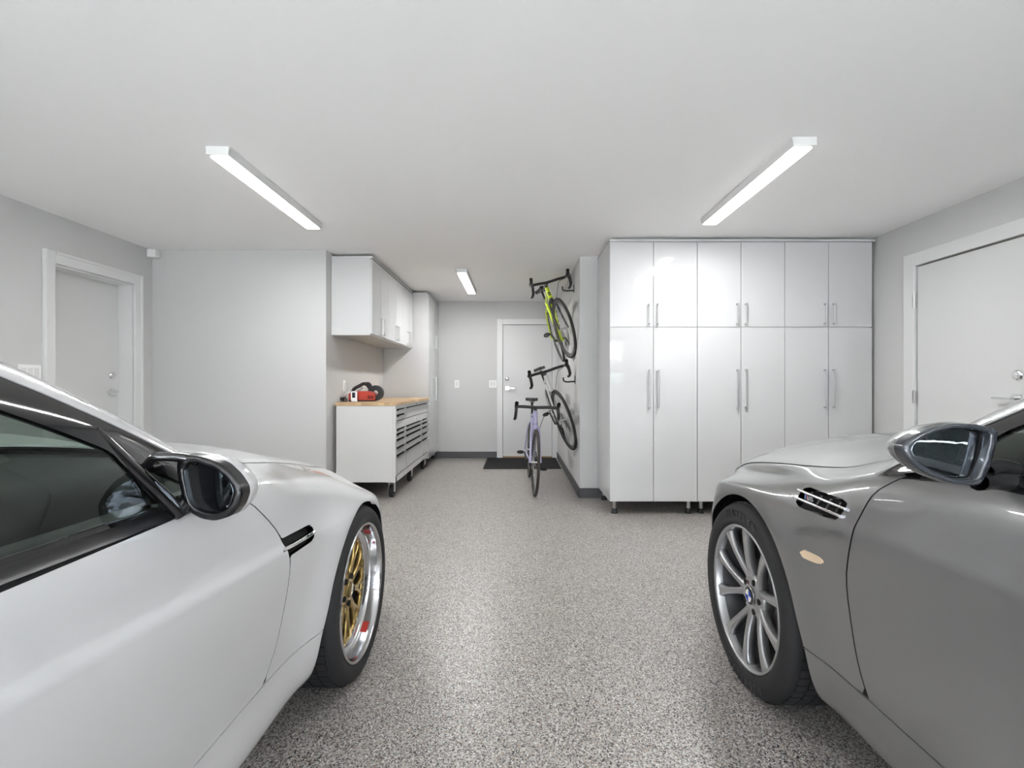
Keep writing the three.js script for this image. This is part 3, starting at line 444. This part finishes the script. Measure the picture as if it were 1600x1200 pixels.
function wheelGold(parent, R) {
  const w = new THREE.Group(); w.name = 'wheel'; parent.add(w); tyre(w, R, 0.256, 0.25, 60);
  const gold = M(lin(0.50, 0.36, 0.14), 0.28, { metalness: 0.9 }), pol = M(lin(0.62, 0.62, 0.63), 0.1, { metalness: 1 });
  part('rim_lip', [toX(lathe([[0.254, -0.012], [0.259, -0.002], [0.257, 0.006], [0.25, 0.007], [0.246, 0.002], [0.242, -0.012], [0.239, -0.04], [0.236, -0.052], [0.229, -0.056], [0.213, -0.062], [0.21, -0.067]], 80))], pol, w);
  part('barrel', toX(lathe([[0.214, -0.06], [0.218, -0.1], [0.224, -0.17], [0.236, -0.235]], 60)), M(lin(0.2), 0.4, { metalness: 0.8 }), w);
  part('centre_ring', toX(lathe([[0.213, -0.066], [0.212, -0.06], [0.2, -0.06], [0.194, -0.066], [0.194, -0.084], [0.212, -0.084]], 72)), gold, w);
  part('hub', toX(lathe([[0, -0.052], [0.032, -0.052], [0.034, -0.056], [0.06, -0.058], [0.074, -0.066], [0.075, -0.1]], 40)), gold, w);
  part('centre_cap', toX(lathe([[0, -0.044], [0.027, -0.045], [0.03, -0.052]], 32)), M(lin(0.3, 0.22, 0.08), 0.25, { metalness: 0.8 }), w);
  for (let i = 0; i < 10; i++) {
    const a = i / 10 * Math.PI * 2;
    part('spoke', [spoke([[0.055, 0, 0.015, -0.058, 0.03], [0.09, 0, 0.0125, -0.056, 0.028], [0.125, 0, 0.0125, -0.055, 0.026], [0.14, 0, 0.015, -0.055, 0.026]], a), ...[-1, 1].map(s => spoke([[0.12, s * 0.045, 0.008, -0.0555, 0.026], [0.15, s * 0.10, 0.0075, -0.055, 0.024], [0.18, s * 0.142, 0.0072, -0.056, 0.023], [0.202, s * 0.160, 0.0095, -0.06, 0.022]], a))], gold, w);
  }
  const bo = []; for (let i = 0; i < 20; i++) for (const s of [-1, 1]) { const a = (i + s * 0.16) / 20 * Math.PI * 2; bo.push(new THREE.SphereGeometry(0.0036, 8, 6).translate(-0.059, Math.cos(a) * 0.203, Math.sin(a) * 0.203)); }
  part('rim_bolts', bo, pol, w);
  for (let i = 0; i < 5; i++) { const a = (i + 0.5) / 5 * Math.PI * 2; part('lug_bolt', toX(lathe([[0, -0.05], [0.011, -0.05], [0.0115, -0.08]], 14)).translate(0, Math.cos(a) * 0.052, Math.sin(a) * 0.052), mVoid, w); }
  const dec = M(lin(0.42, 0.03, 0.025), 0.4); for (const a of [4.02, 2.1]) part('red_decal', toX(lathe([[0.2405, -0.016], [0.2378, -0.042]], 10, a - 0.1, 0.2)), dec, w);
  brake(w); return w;
}
const mTrimBlack = M(lin(0.01, 0.01, 0.011), 0.3);
const mGlass = M(lin(0.62, 0.70, 0.66), 0.0, { transmission: 1, thickness: 0, ior: 1.5 });
const mHead = M(lin(0.85, 0.85, 0.87), 0.04, { transmission: 0.75, thickness: 0, ior: 1.45, clearcoat: 1 });
const mInt = M(lin(0.02, 0.02, 0.021), 0.75), mMirror = M(lin(0.30, 0.34, 0.38), 0.01, { metalness: 1 });
function car(o) {
  const g = thing(o.name, o.label, 'car', [o.xc, 0, -o.zax]), s0 = o.side, paint = o.paint;
  const ar = [[0, o.axleH, o.archR], [-o.wb, o.axleH, o.archR]];
  const post = (t, w, h) => {
    const bow = 0.34 * S01(0.15, 0.8, t) * Math.pow(Math.min(1.1, Math.abs(w) / 0.9), 3.2) - 0.25 * S01(-o.wb - 0.3, -o.wb - 1.0, t) * Math.pow(Math.abs(w) / 0.9, 3);
    const kn = 1 - S01(o.nose - 0.05, o.nose + 0.0, t) * 0.999, kt = 1 - S01(o.tail + 0.06, o.tail, t) * 0.999, k = Math.sqrt(Math.max(0, Math.min(kn, kt)));
    let z = t - bow; let f = 0; for (const [ct, ch, cr] of ar) { const d = Math.hypot(z - ct, h - ch); f += o.flare * Math.exp(-(((d - cr) / 0.085) ** 2)) * (h < 0.95 ? 1 : 0) * S01(0.45, 0.7, Math.abs(w)) * S01(0.93, 0.7, h); }
    return [w * k + f * k, 0.45 + (h - 0.45) * k, z];
  };
  const B = skin(o.st, o.rails, post, o.tail, o.nose, 250, 7);
  const vTop = 6; // rail index of the belt / fender top
  const side = (t, h) => { let a = 1, b = 6.6; for (let i = 0; i < 40; i++) { const m = (a + b) / 2; B.at(t, m)[1] < h ? a = m : b = m; } return B.at(t, (a + b) / 2)[0]; };
  const arch = (x, y, t) => { if (Math.abs(x) < 0.5) return 1; let d = 9; for (const [ct, ch, cr] of ar) { const dy = y - ch; d = Math.min(d, (dy < 0 ? Math.max(Math.abs(t - ct), 0) : Math.hypot(t - ct, dy)) - cr - (dy < 0.1 ? (0.1 - dy) * 0.12 * (t < ct ? 1 : 0.3) : 0)); } return d; };
  const dFront = pchip(o.door.map(p => p[0]), o.door.map(p => p[1])), G = 0.003;
  const hoodW = pchip(o.hoodW.map(p => p[0]), o.hoodW.map(p => p[1]));
  const sill = (y, t) => y - o.sill, doorS = (y, t) => dFront(y) - t, doorR = (t) => t - o.doorRear;
  const hood = (x, t, v, y) => Math.min(v > vTop - 0.8 ? 9 : -1, hoodW(t) - Math.abs(x), t - o.cowl - 0.1 * Math.abs(x) * -1 * 0 - 0.0, o.hoodFront - t - 0.35 * (Math.abs(x) / 0.9) ** 3);
  const bump = (x, y, t, v) => Math.min(t - (0.33 + (y - 0.5) * 0.35), (v > vTop ? o.hoodFront - 9 : 0) + Math.max(o.bumpTop - y, t - o.hoodFront + 0.35 * (Math.abs(x) / 0.9) ** 3 > 0 ? 0.02 : -1));
  const head = (x, y, t, v) => Math.min(-sdPoly(o.headlight, t, y), Math.abs(x) - 0.42);
  const vent = (y, t) => sdPoly(o.vent, t, y);
  const deck = (x, y, t, v) => v > vTop ? Math.min(1, Math.max(Math.abs(x) - 0.775, t - o.cowl, o.cabinRear - t)) : 1;
  const base = clip(B, (x, y, t, v) => Math.min(arch(x, y, t), deck(x, y, t, v)));
  part('inner_shell', geoOf(clip(B, (x, y, t, v) => Math.min(arch(x, y, t) - 0.012, deck(x, y, t, v) - 0.0, vent(y, t) - 0.004, -head(x, y, t, v))), -0.0055), mVoid, g);
  const sk = 0.0015;
  part('hood', geoOf(clip(base, (x, y, t, v) => hood(x, t, v, y) - G), 0.0, sk), paint, g);
  for (const s of [1, -1]) {
    const on = x => s * x;
    const fen = clip(base, (x, y, t, v) => Math.min(on(x), t - dFront(Math.min(y, o.doorTop)) - G, sill(y, t) - G, -hood(x, t, v, y) - G, vent(y, t), -bump(x, y, t, v) - G, -head(x, y, t, v) - G, o.nose - 0.1 - t));
    part('front_fender', geoOf(fen, 0, sk), paint, g);
    part('door', geoOf(clip(base, (x, y, t, v) => Math.min(on(x) - 0.6, doorS(Math.min(y, o.doorTop), t) - G, sill(y, t) - G, doorR(t) - G, o.trimH - y - (t + 1) * -0.012, vTop + 0.02 - v)), 0, sk), paint, g);
    part('belt_trim', geoOf(clip(base, (x, y, t, v) => Math.min(on(x) - 0.5, o.trimFront - t, t - o.cPillar, Math.max(y - o.trimH + (t + 1) * 0.012 - 0.001, v - vTop))), 0.003, 0.005), mTrimBlack, g);
    part('rear_quarter', geoOf(clip(base, (x, y, t, v) => Math.min(on(x), sill(y, t) - G, -doorR(t) - G, Math.max(vTop + 0.02 - v, o.cPillar - t))), 0, 0), paint, g);
    part('side_skirt', geoOf(clip(base, (x, y, t, v) => Math.min(on(x), -sill(y, t) - 0.001, 0.3 - t)), 0, 0.012), paint, g);
    part('headlight', geoOf(clip(base, (x, y, t, v) => Math.min(on(x), head(x, y, t, v))), 0, 0.01), mHead, g);
    part('headlight_bowl', geoOf(clip(base, (x, y, t, v) => Math.min(on(x), head(x, y, t, v))), -0.03, 0), M(lin(0.3, 0.28, 0.26), 0.3, { metalness: 0.6 }), g);
    const cav = part('vent_recess', geoOf(clip(base, (x, y, t, v) => Math.min(on(x) - 0.5, -vent(y, t) + 0.004)), -0.022), mVoid, g);
    part('vent_surround', geoOf(clip(base, (x, y, t, v) => Math.min(on(x) - 0.5, -vent(y, t), vent(y, t) + 0.004)), -0.001, 0.022), mGlossBlack, g);
    o.ventDetail(g, s, (t, h) => side(t, h) * s);
    part('wheel_housing', lathe([[o.archR + 0.012, 0], [o.archR + 0.012, -0.34]], 40, 0, Math.PI).rotateZ(-s * Math.PI / 2).rotateX(0).translate(0, 0, 0), mVoid, g).position.set(s * (side(0, 0.7) - 0.02), o.axleH, 0);
    const hs = g.children[g.children.length - 1]; hs.rotation.set(0, 0, 0);
    hs.geometry = new THREE.CylinderGeometry(o.archR + 0.02, o.archR + 0.02, 0.34, 40, 1, true, 0, Math.PI).rotateZ(Math.PI / 2); hs.geometry.rotateX(s * 0); hs.position.x = s * 0.70;
    if (o.marker) part('side_marker', geoOf(clip(base, (x, y, t, v) => Math.min(on(x) - 0.5, -sdPoly(o.marker, t, y))), 0.004, 0.006), M(lin(0.72, 0.55, 0.38), 0.12, { clearcoat: 1 }), g);
  }
  part('front_bumper', geoOf(clip(base, (x, y, t, v) => Math.max(Math.min(bump(x, y, t, v) - G, -hood(x, t, v, y) - G, sill(y, t) > 0 || t > 0.3 ? 1 : -1, -head(x, y, t, v) - G), Math.min(t - (o.nose - 0.1), -hood(x, t, v, y) - G, -head(x, y, t, v) - G))), 0, 0), paint, g);
  part('floor_pan', [cb(0, 0.2, 0.0 + o.wb / 2, 1.3, 0.03, o.wb + 1.2), cb(0, 0.45, 0.0, 0.95, 0.4, 0.9)], mVoid, g);
  // greenhouse
  const Q = skin(o.gst, o.grails, (t, w, h) => [w, h, t], o.gst[0], o.gst[o.gst.length - 1], 150, 12), h0 = Q.fh[0], h2 = Q.fh[2];
  const dr = (y, t) => (h2(t) - y) * 0.88, div = (y, t) => ((o.div[0][1] - o.div[1][1]) * (t - o.div[1][0]) - (o.div[0][0] - o.div[1][0]) * (y - o.div[1][1])) / Math.hypot(o.div[0][0] - o.div[1][0], o.div[0][1] - o.div[1][1]);
  const fwd = (y, t) => -div(y, t); // > 0 behind the divider bar
  const sideGlass = (y, t) => Math.min(dr(y, t) - o.frameW, y - h0(t) - 0.02, Math.abs(t - o.bPillar) - 0.045, t - o.cPillar);
  for (const s of [1, -1]) {
    part('side_window', geoOf(clip(Q, (x, y, t, v) => Math.min(s * x, v < 2 ? 1 : -1, sideGlass(y, t), fwd(y, t) - 0.012)), -0.004), mGlass, g);
    part('quarter_glass', geoOf(clip(Q, (x, y, t, v) => Math.min(s * x, v < 2 ? 1 : -1, sideGlass(y, t), -fwd(y, t) - 0.012)), -0.004), mGlass, g);
    part('window_frame', geoOf(clip(Q, (x, y, t, v) => Math.min(s * x, v < 2.05 ? 1 : -1, Math.max(-sideGlass(y, t), 0.012 - Math.abs(fwd(y, t))), dr(y, t) - o.stripW, t - o.cPillar + 0.05, o.frameFront - t)), 0, 0.012), mGlossBlack, g);
    part('roof_pillar', geoOf(clip(Q, (x, y, t, v) => Math.min(s * x - 0.3, Math.max(Math.min(o.stripW - dr(y, t), 2.01 - v), Math.min(v - 2, 2.16 - v), Math.min(o.cPillar - 0.05 - t, 2.01 - v)), o.pillarFront - t)), 0.002, 0.012), paint, g);
  }
  part('windscreen', geoOf(clip(Q, (x, y, t, v) => Math.min(v - 2.16, t - o.header)), -0.002), mGlass, g);
  part('rear_window', geoOf(clip(Q, (x, y, t, v) => Math.min(v - 2.16, o.rearHeader - t)), -0.002), mGlass, g);
  part('roof', geoOf(clip(Q, (x, y, t, v) => Math.min(v - 2.16, o.header - t, t - o.rearHeader)), 0, 0.01), paint, g);
  part('headliner', geoOf(clip(Q, (x, y, t, v) => Math.min(v - 2.0, o.header - 0.02 - t, t - o.rearHeader)), -0.04), M(lin(0.10, 0.10, 0.10), 0.9), g);
  part('cowl_panel', geoOf(clip(B, (x, y, t, v) => Math.min(v - vTop, o.cowl - t, t - o.cowl + 0.22)), -0.02), mRubber, g);
  // cabin
  const zs = -(o.cowl - 0.95), bh = o.belt;
  part('dashboard', [new RoundedBoxGeometry(1.36, 0.3, 0.55, 3, 0.09).translate(0, bh - 0.08, -(o.cowl - 0.25)), cb(0, bh - 0.33, -(o.cowl - 0.55), 0.26, 0.3, 0.7, 0.04)], mInt, g);
  part('cabin_floor', cb(0, 0.26, zs + 0.4, 1.4, 0.06, 2.4), mInt, g);
  for (const s of [1, -1]) {
    part('seat', [cb(s * 0.37, 0.46, zs, 0.5, 0.16, 0.52, 0.06), cb(s * 0.37, 0.78, zs + 0.3, 0.48, 0.62, 0.15, 0.06).rotateX(0), cb(s * 0.37, 1.12, zs + 0.32, 0.26, 0.16, 0.1, 0.04)], mInt, g);
    part('door_card', cb(s * 0.765, bh - 0.22, zs + 0.1, 0.05, 0.42, 1.5, 0.02), mInt, g);
  }
  part('rear_bench', [cb(0, 0.48, zs + 0.9, 1.2, 0.18, 0.5, 0.06), cb(0, 0.78, zs + 1.2, 1.2, 0.55, 0.14, 0.05)], mInt, g);
  part('steering_wheel', [ring(0.185, 0.016, 40, 10), cb(0, 0, 0, 0.34, 0.035, 0.03, 0.01), bar([0, 0, 0], [0, -0.02, -0.25], 0.04)].map(q => q.rotateX(-0.35).translate(-0.37, bh - 0.02, -(o.cowl - 0.62))), mInt, g);
  // wheels
  for (const [t, st] of [[0, o.steer || 0], [-o.wb, 0]]) for (const s of [1, -1]) { const w = o.wheel(g, o.tyreR); w.position.set(s * o.wheelX, o.tyreR, -t); w.rotation.y = (s > 0 ? 0 : Math.PI) + st; }
  o.extra(g, side, B, Q);
  return g;
}
const railsOf = t => t.map(([w, h]) => ({ w: [].concat(w).slice().reverse(), h: [].concat(h).slice().reverse() }));
const rep = (v, n = 11) => new Array(n).fill(v);
const tq = (px, py, X, zax) => { const Z = X * F / (px - CX); return [Z - zax, EYE - (py - CY) * Z / F]; };
const world = (px, py, Z) => [(px - CX) * Z / F, EYE - (py - CY) * Z / F];
// wing mirror: outline traced at its own depth Z, facing rearwards (+z), shell running forwards
function wingMirror(g, o, out, Z, m) {
  const n = roundPoly(out, 0.3, 3).map(([a, b]) => world(a, b, Z)).map(([x, y]) => [x - o.xc, y]), cz = o.zax - Z; // local z = zax - Z
  const cx = n.reduce((s, p) => s + p[0], 0) / n.length, cy = n.reduce((s, p) => s + p[1], 0) / n.length;
  const rg = (k, dz, dx = 0, dy = 0) => n.map(([x, y]) => [cx + (x - cx) * k + dx, cy + (y - cy) * k + dy, cz + dz + (x - cx) * m.slant]);
  const order = a => { let ar = 0; for (let i = 0; i < n.length; i++) { const p = n[i], q = n[(i + 1) % n.length]; ar += p[0] * q[1] - q[0] * p[1]; } return a; };
  const sh = part('mirror_shell', loft(m.shell.map(r => rg(...r))), m.shellMat, g);
  part('mirror_rim', loft([rg(m.inner, -0.012), rg(m.inner + 0.01, -0.002), rg(m.inner + 0.04, 0.003), rg(0.985, 0.001), rg(1.0, -0.006), rg(1.005, -m.rim)], false), m.rimMat, sh);
  part('mirror_cavity', loft([rg(m.inner + 0.015, -0.004), rg(m.inner - 0.02, -0.048)], true), mVoid, sh);
  part('mirror_glass', loft([m.inner - 0.015, m.inner - 0.03].map((k, i) => n.map(([x, y]) => [cx + (x - cx) * k, cy + (y - cy) * k, cz - m.deep + i * 0.001 + (x - cx) * m.tilt])), true), mMirror, sh);
  return sh;
}
// ---- white two-door car on the left
{
  const z = 1.92, xc = -1.505, paint = M(lin(0.585, 0.588, 0.594), 0.25, { clearcoat: 1, clearcoatRoughness: 0.03 });
  const st = [0.80, 0.70, 0.45, 0, -0.35, -0.62, -1.0, -1.8, -2.76, -3.4, -3.85].slice().reverse();
  const R4w = [.65, .77, .866, .885, .88, .878, .88, .885, .895, .865, .79], R4h = [.5, .52, .58, .64, .66, .675, .705, .76, .77, .76, .72];
  const rails = railsOf([
    [[.45, .5, .55, .6, .6, .6, .6, .6, .6, .6, .5], rep(.2)],
    [[.62, .70, .76, .80, .81, .815, .815, .815, .80, .78, .70], [.22, .2, .19, .19, .18, .18, .18, .18, .18, .2, .26]],
    [[.66, .77, .858, .875, .862, .842, .838, .838, .865, .84, .76], [.32, .32, .33, .345, .345, .345, .345, .345, .345, .35, .40]],
    [[.67, .78, .870, .885, .876, .863, .860, .862, .885, .86, .78], [.42, .43, .44, .46, .48, .5, .5, .5, .5, .5, .55]],
    [R4w, R4h], [R4w.map(a => a - .013), R4h.map(a => a + .035)],
    [[.58, .67, .76, .815, .826, .833, .835, .832, .82, .78, .70], [.56, .60, .655, .735, .80, .865, .888, .90, .91, .92, .90]],
    [[.50, .57, .63, .68, .70, .72, .76, .76, .74, .70, .62], [.585, .64, .715, .815, .885, .915, .905, .915, .93, .965, .955]],
    [[.30, .36, .40, .42, .44, .45, .46, .46, .46, .44, .40], [.60, .67, .765, .87, .945, .965, .92, .92, .95, .98, .97]],
    [rep(0), [.605, .68, .775, .88, .95, .975, .92, .92, .955, .985, .97]]]);
  const gst = [-0.55, -0.68, -0.80, -1.04, -1.213, -1.6, -2.0, -2.6, -3.1, -3.4].slice().reverse();
  const g2w = [.70, .77, .80, .785, .755, .70, .66, .64, .68, .72], g2h = [.885, .91, .95, 1.075, 1.165, 1.32, 1.36, 1.33, 1.12, .98];
  const g0w = [.76, .815, .828, .83, .832, .83, .826, .815, .80, .78], g0h = [.86, .865, .872, .885, .888, .893, .9, .91, .92, .93], g4h = [.955, 1.02, 1.08, 1.19, 1.26, 1.385, 1.405, 1.36, 1.17, .99];
  const grails = railsOf([[g0w, g0h], [g0w.map((a, i) => (a + g2w[i]) / 2 + .014), g0h.map((a, i) => (a + g2h[i]) / 2)], [g2w, g2h], [g2w.map(a => a * .56), g2h.map((a, i) => a + .72 * (g4h[i] - a))], [rep(0, 10), g4h]]);
  const ventP = [[455, 843], [498, 819], [501, 824], [499, 838], [494, 846], [459, 871]].map(([a, b]) => tq(a, b, xc + 0.893, z));
  car({
    name: 'white_car', label: 'white two-door car with gold mesh wheels parked on the left', xc, zax: z, side: 1, paint, wb: 2.76, axleH: 0.325, archR: 0.342, flare: 0.022, nose: 0.86, tail: -3.87, st, rails, gst, grails,
    door: [[.2, -.70], [.33, -.65], [.43, -.60], [.51, -.58], [.62, -.568], [.715, -.59], [.81, -.676], [.85, -.724], [.9, -.82], [.95, -.95]], doorTop: 0.95, doorRear: -1.98, sill: 0.345,
    hoodW: [[-0.8, .72], [-.35, .70], [0, .675], [.45, .62], [.8, .5]], cowl: -0.64, hoodFront: 0.74, bumpTop: 0.56, cabinRear: -3.1,
    headlight: [[0.33, .585], [0.36, .655], [.62, .63], [.7, .60], [.7, .535], [.5, .55]], vent: ventP, belt: 0.885, div: [[-1.08, 1.032], [-0.965, 0.888]], frameW: 0.068, stripW: 0.02, bPillar: -1.98, cPillar: -2.75, frameFront: -0.76, pillarFront: -0.60, trimH: 0.876, trimFront: -0.80, header: -1.5, rearHeader: -2.72,
    wheel: wheelGold, tyreR: 0.327, wheelX: 0.9, steer: 0,
    ventDetail: (g, s, X) => {
      const q = (a, b, d = 0.004) => { const [t, h] = tq(a, b, xc + 0.893, z); return [X(t, h) + s * d, h, -t]; };
      const e = [[453, 861], [470, 851], [486, 841], [500, 831]], up = e.map(([a, b]) => q(a, b - 3.6, -0.002)), mid = e.map(([a, b]) => q(a, b, 0.006)), lo = e.map(([a, b]) => q(a, b + 3.6, -0.002));
      const b = part('vent_blade', loft(mid.map((m, i) => [up[i], m, lo[i], [m[0] - s * 0.014, m[1], m[2]]]), true, true), mChrome, g);
      const [tx, ty, tz] = q(493, 835.5, 0.004), tg = text('M3', 0.011, 0.002).rotateY(s * Math.PI / 2).translate(tx, ty, tz);
      part('badge', [tg, ...[0, 1, 2].map(i => cb(tx, ty, tz + (s > 0 ? 0.017 + i * 0.004 : -0.017 - i * 0.004), 0.003, 0.011, 0.002))], mBlack, b);
    },
    extra: (g, side) => {
      const oo = { xc, zax: z };
      const out = [[238, 716], [285, 710], [315, 714], [345, 726], [364.5, 744], [376.5, 762], [378, 774], [372, 792], [360, 807], [337, 814.5], [315, 811], [297, 801], [288, 789], [282, 765], [277, 740], [276, 724]].slice(1);
      const sh = wingMirror(g, oo, out, 0.95, { slant: 0.0, inner: 0.77, rim: 0.03, tilt: 0.33, deep: 0.022, shellMat: paint, rimMat: M(lin(0.008, 0.008, 0.009), 0.26), shell: [[1.0, -0.03], [1.02, -0.033], [1.02, -0.045], [0.95, -0.068], [0.8, -0.085], [0.5, -0.099], [0.2, -0.104, 0]] });
      const P = (a, b, Z) => { const [x, y] = world(a, b, Z); return [x - xc, y, z - Z]; };
      part('mirror_arm', [tube([P(212, 717, 0.90), P(235, 714, 0.925), P(262, 713.5, 0.94), P(290, 716, 0.955), P(310, 722, 0.96)], 0.009, 24), tube([P(262, 795, 0.96), P(275, 792, 0.96), P(290, 788, 0.965), P(300, 780, 0.965)], 0.022, 20), tube([P(206, 722, 0.90), P(214, 745, 0.925), P(232, 775, 0.945), P(252, 796, 0.965)], 0.012, 24)], mGlossBlack, sh);
      part('window_divider', bar([side(-1.0, .87) - 0.052, 1.062, 1.104], [side(-.96, .87) + 0.0, 0.884, 0.962], 0.011, 0.015), mGlossBlack, g);
    }
  });
}
// ---- grey four-door car on the right
{
  const z = 1.83, xc = 1.77, paint = M(lin(0.185, 0.183, 0.185), 0.3, { metalness: 0.35, clearcoat: 1, clearcoatRoughness: 0.03 });
  const st = [0.85, 0.72, 0.45, 0, -0.35, -0.62, -1.0, -1.9, -2.89, -3.5, -3.95].slice().reverse();
  const R4w = [.68, .80, .886, .90, .905, .908, .91, .91, .91, .89, .82], R4h = [.54, .58, .66, .72, .74, .76, .77, .79, .80, .80, .78];
  const rails = railsOf([
    [[.45, .5, .55, .6, .6, .6, .6, .6, .6, .6, .5], rep(.22)],
    [[.64, .72, .79, .83, .845, .85, .85, .85, .83, .80, .74], [.24, .22, .2, .2, .2, .2, .2, .2, .2, .22, .26]],
    [[.69, .80, .885, .90, .897, .897, .897, .897, .895, .87, .80], [.33, .33, .34, .355, .355, .355, .355, .355, .355, .36, .4]],
    [[.70, .81, .898, .91, .912, .912, .912, .912, .91, .885, .82], [.44, .45, .48, .52, .54, .55, .55, .55, .55, .55, .58]],
    [R4w, R4h], [R4w.map(a => a - .009), R4h.map(a => a + .035)],
    [[.62, .73, .80, .835, .845, .85, .85, .85, .845, .81, .74], [.60, .66, .735, .80, .845, .905, .945, .955, .965, .98, .97]],
    [[.56, .68, .76, .80, .775, .755, .78, .78, .77, .74, .66], [.63, .69, .775, .842, .885, .955, .965, .975, .985, 1.0, 1.0]],
    [[.32, .38, .42, .45, .46, .46, .46, .46, .46, .44, .40], [.67, .765, .865, .945, .985, 1.0, .97, .97, 1.0, 1.03, 1.02]],
    [rep(0), [.685, .785, .885, .965, 1.0, 1.02, .97, .97, 1.01, 1.03, 1.02]]]);
  const gst = [-0.35, -0.5, -0.65, -0.77, -0.844, -1.2, -1.6, -2.2, -2.8, -3.3, -3.45].slice().reverse();
  const g2w = [.74, .79, .785, .775, .765, .72, .68, .66, .67, .71, .73], g2h = [.84, .885, .98, 1.054, 1.095, 1.29, 1.405, 1.425, 1.34, 1.08, 1.0];
  const g0w = [.79, .83, .85, .855, .855, .855, .85, .845, .83, .80, .78], g0h = [.82, .875, .92, .945, .948, .955, .96, .965, .975, .985, .99], g4h = [.985, 1.055, 1.13, 1.19, 1.225, 1.38, 1.455, 1.465, 1.38, 1.12, 1.01];
  const grails = railsOf([[g0w, g0h], [g0w.map((a, i) => (a + g2w[i]) / 2 + .016), g0h.map((a, i) => (a + g2h[i]) / 2)], [g2w, g2h], [g2w.map(a => a * .56), g2h.map((a, i) => a + .72 * (g4h[i] - a))], [rep(0, 11), g4h]]);
  const XV = xc - 0.905, vp = [[1236, 763], [1243, 760.5], [1304, 780], [1313, 786], [1314, 790], [1311, 803], [1306, 813], [1302, 813.5], [1246, 792], [1239, 784]].map(([a, b]) => tq(a, b, XV, z));
  car({
    name: 'grey_car', label: 'metallic grey four-door car with silver spoked wheels parked on the right', xc, zax: z, side: -1, paint, wb: 2.89, axleH: 0.343, archR: 0.372, flare: 0.016, nose: 0.92, tail: -3.97, st, rails, gst, grails,
    door: [[.2, -.66], [.36, -.627], [.422, -.606], [.536, -.582], [.637, -.568], [.705, -.576], [.811, -.596], [.862, -.612], [.90, -.65], [.934, -.70], [.97, -.85]], doorTop: 0.97, doorRear: -1.72, sill: 0.355,
    hoodW: [[-0.8, .75], [-.55, .755], [-.35, .775], [0, .80], [.23, .80], [.45, .765], [.85, .58]], cowl: -0.58, hoodFront: 0.80, bumpTop: 0.62, cabinRear: -3.2,
    headlight: [[0.33, .70], [0.36, .775], [.6, .75], [.78, .70], [.78, .61], [.5, .64]], vent: vp, belt: 0.95, div: [[-0.93, 1.12], [-0.78, 0.955]], frameW: 0.062, stripW: 0.03, bPillar: -1.72, cPillar: -2.75, frameFront: -0.6, pillarFront: -0.55, trimH: 0.938, trimFront: -0.72, header: -1.35, rearHeader: -2.75,
    wheel: wheelSilver, tyreR: 0.343, wheelX: 0.917, steer: 0,
    marker: roundPoly([[1254.5, 858], [1262, 858.5], [1287, 871], [1293, 880], [1289, 883], [1262, 873]].map(([a, b]) => tq(a, b, XV, z)), 0.3, 3),
    ventDetail: (g, s, X) => {
      const q = (a, b, d = 0.004) => { const [t, h] = tq(a, b, XV, z); return [X(t, h) + s * d, h, -t]; };
      for (const e of [[[1234, 765.5], [1260, 777], [1285, 787.5], [1315.5, 795.5]], [[1234, 776], [1260, 787], [1285, 797.5], [1313, 807]]]) part('vent_bar', bar(q(...e[0], 0.004), q(...e[3], 0.004), 0.0042), mChrome, g);
      const up = [1246, 1262, 1278, 1294, 1306]; for (let i = 0; i < 5; i++) part('vent_fin', bar(q(up[i], 767 + (up[i] - 1240) * 0.33, -0.018), q(up[i] - 1, 784 + (up[i] - 1240) * 0.33, -0.018), 0.0035), M(lin(0.03), 0.4), g);
      const a = q(1255.5, 779.7, -0.004), tg = text('M5', 0.0135, 0.003).rotateY(s * Math.PI / 2).translate(...a), dir = s > 0 ? 1 : -1;
      part('badge', tg, M(lin(0.75), 0.2, { metalness: 0.6 }), g);
      [[0.30, 0.02, 0.02], [0.02, 0.03, 0.2], [0.1, 0.25, 0.5]].forEach((c, i) => part('badge_stripe', cb(a[0], a[1] + 0.001, a[2] + dir * (0.018 + i * 0.0045), 0.003, 0.0125, 0.003), M(lin(...c), 0.3), g));
    },
    extra: (g, side) => {
      const out = [[1411, 704], [1413.5, 695], [1420, 688], [1438, 677], [1464, 667], [1494, 661.5], [1525, 662.5], [1555, 668.5], [1560, 673.5], [1557, 696], [1548, 728], [1534, 756], [1520, 759.5], [1485, 756], [1450, 742], [1427, 726], [1416, 715]];
      const sh = wingMirror(g, { xc, zax: z }, out, 0.88, { slant: 0.0, inner: 0.82, rim: 0.022, tilt: -0.09, deep: 0.010, shellMat: paint, rimMat: M(lin(0.03, 0.034, 0.042), 0.2, { clearcoat: 0.6 }), shell: [[1.0, -0.022], [1.02, -0.025], [1.01, -0.04, 0.003], [0.95, -0.058, 0.008], [0.8, -0.078, 0.014], [0.5, -0.094, 0.02], [0.2, -0.1, 0.022]] });
      const P = (a, b, Z) => { const [x, y] = world(a, b, Z); return [x - xc, y, z - Z]; };
      part('mirror_arm', [tube([P(1528, 752, 0.895), P(1550, 750, 0.905), P(1575, 752, 0.905), P(1604, 752, 0.90)], 0.018, 20), tube([P(1540, 735, 0.895), P(1560, 728, 0.905), P(1592, 735, 0.905)], 0.014, 20)], mBlack, sh);
      part('mirror_sail', loft([[P(1580, 752, 0.93), P(1598, 720, 0.945), P(1630, 662, 0.94), P(1650, 760, 0.90)], [P(1580, 752, 0.93), P(1598, 720, 0.945), P(1630, 662, 0.94), P(1650, 760, 0.90)].map(p => [p[0] + 0.02, p[1], p[2]])], true, true), mGlossBlack, sh);
    }
  });
}
scene.traverse(o => { if (o.isMesh) { o.castShadow = true; o.receiveShadow = true; } });
renderer.render(scene, camera);
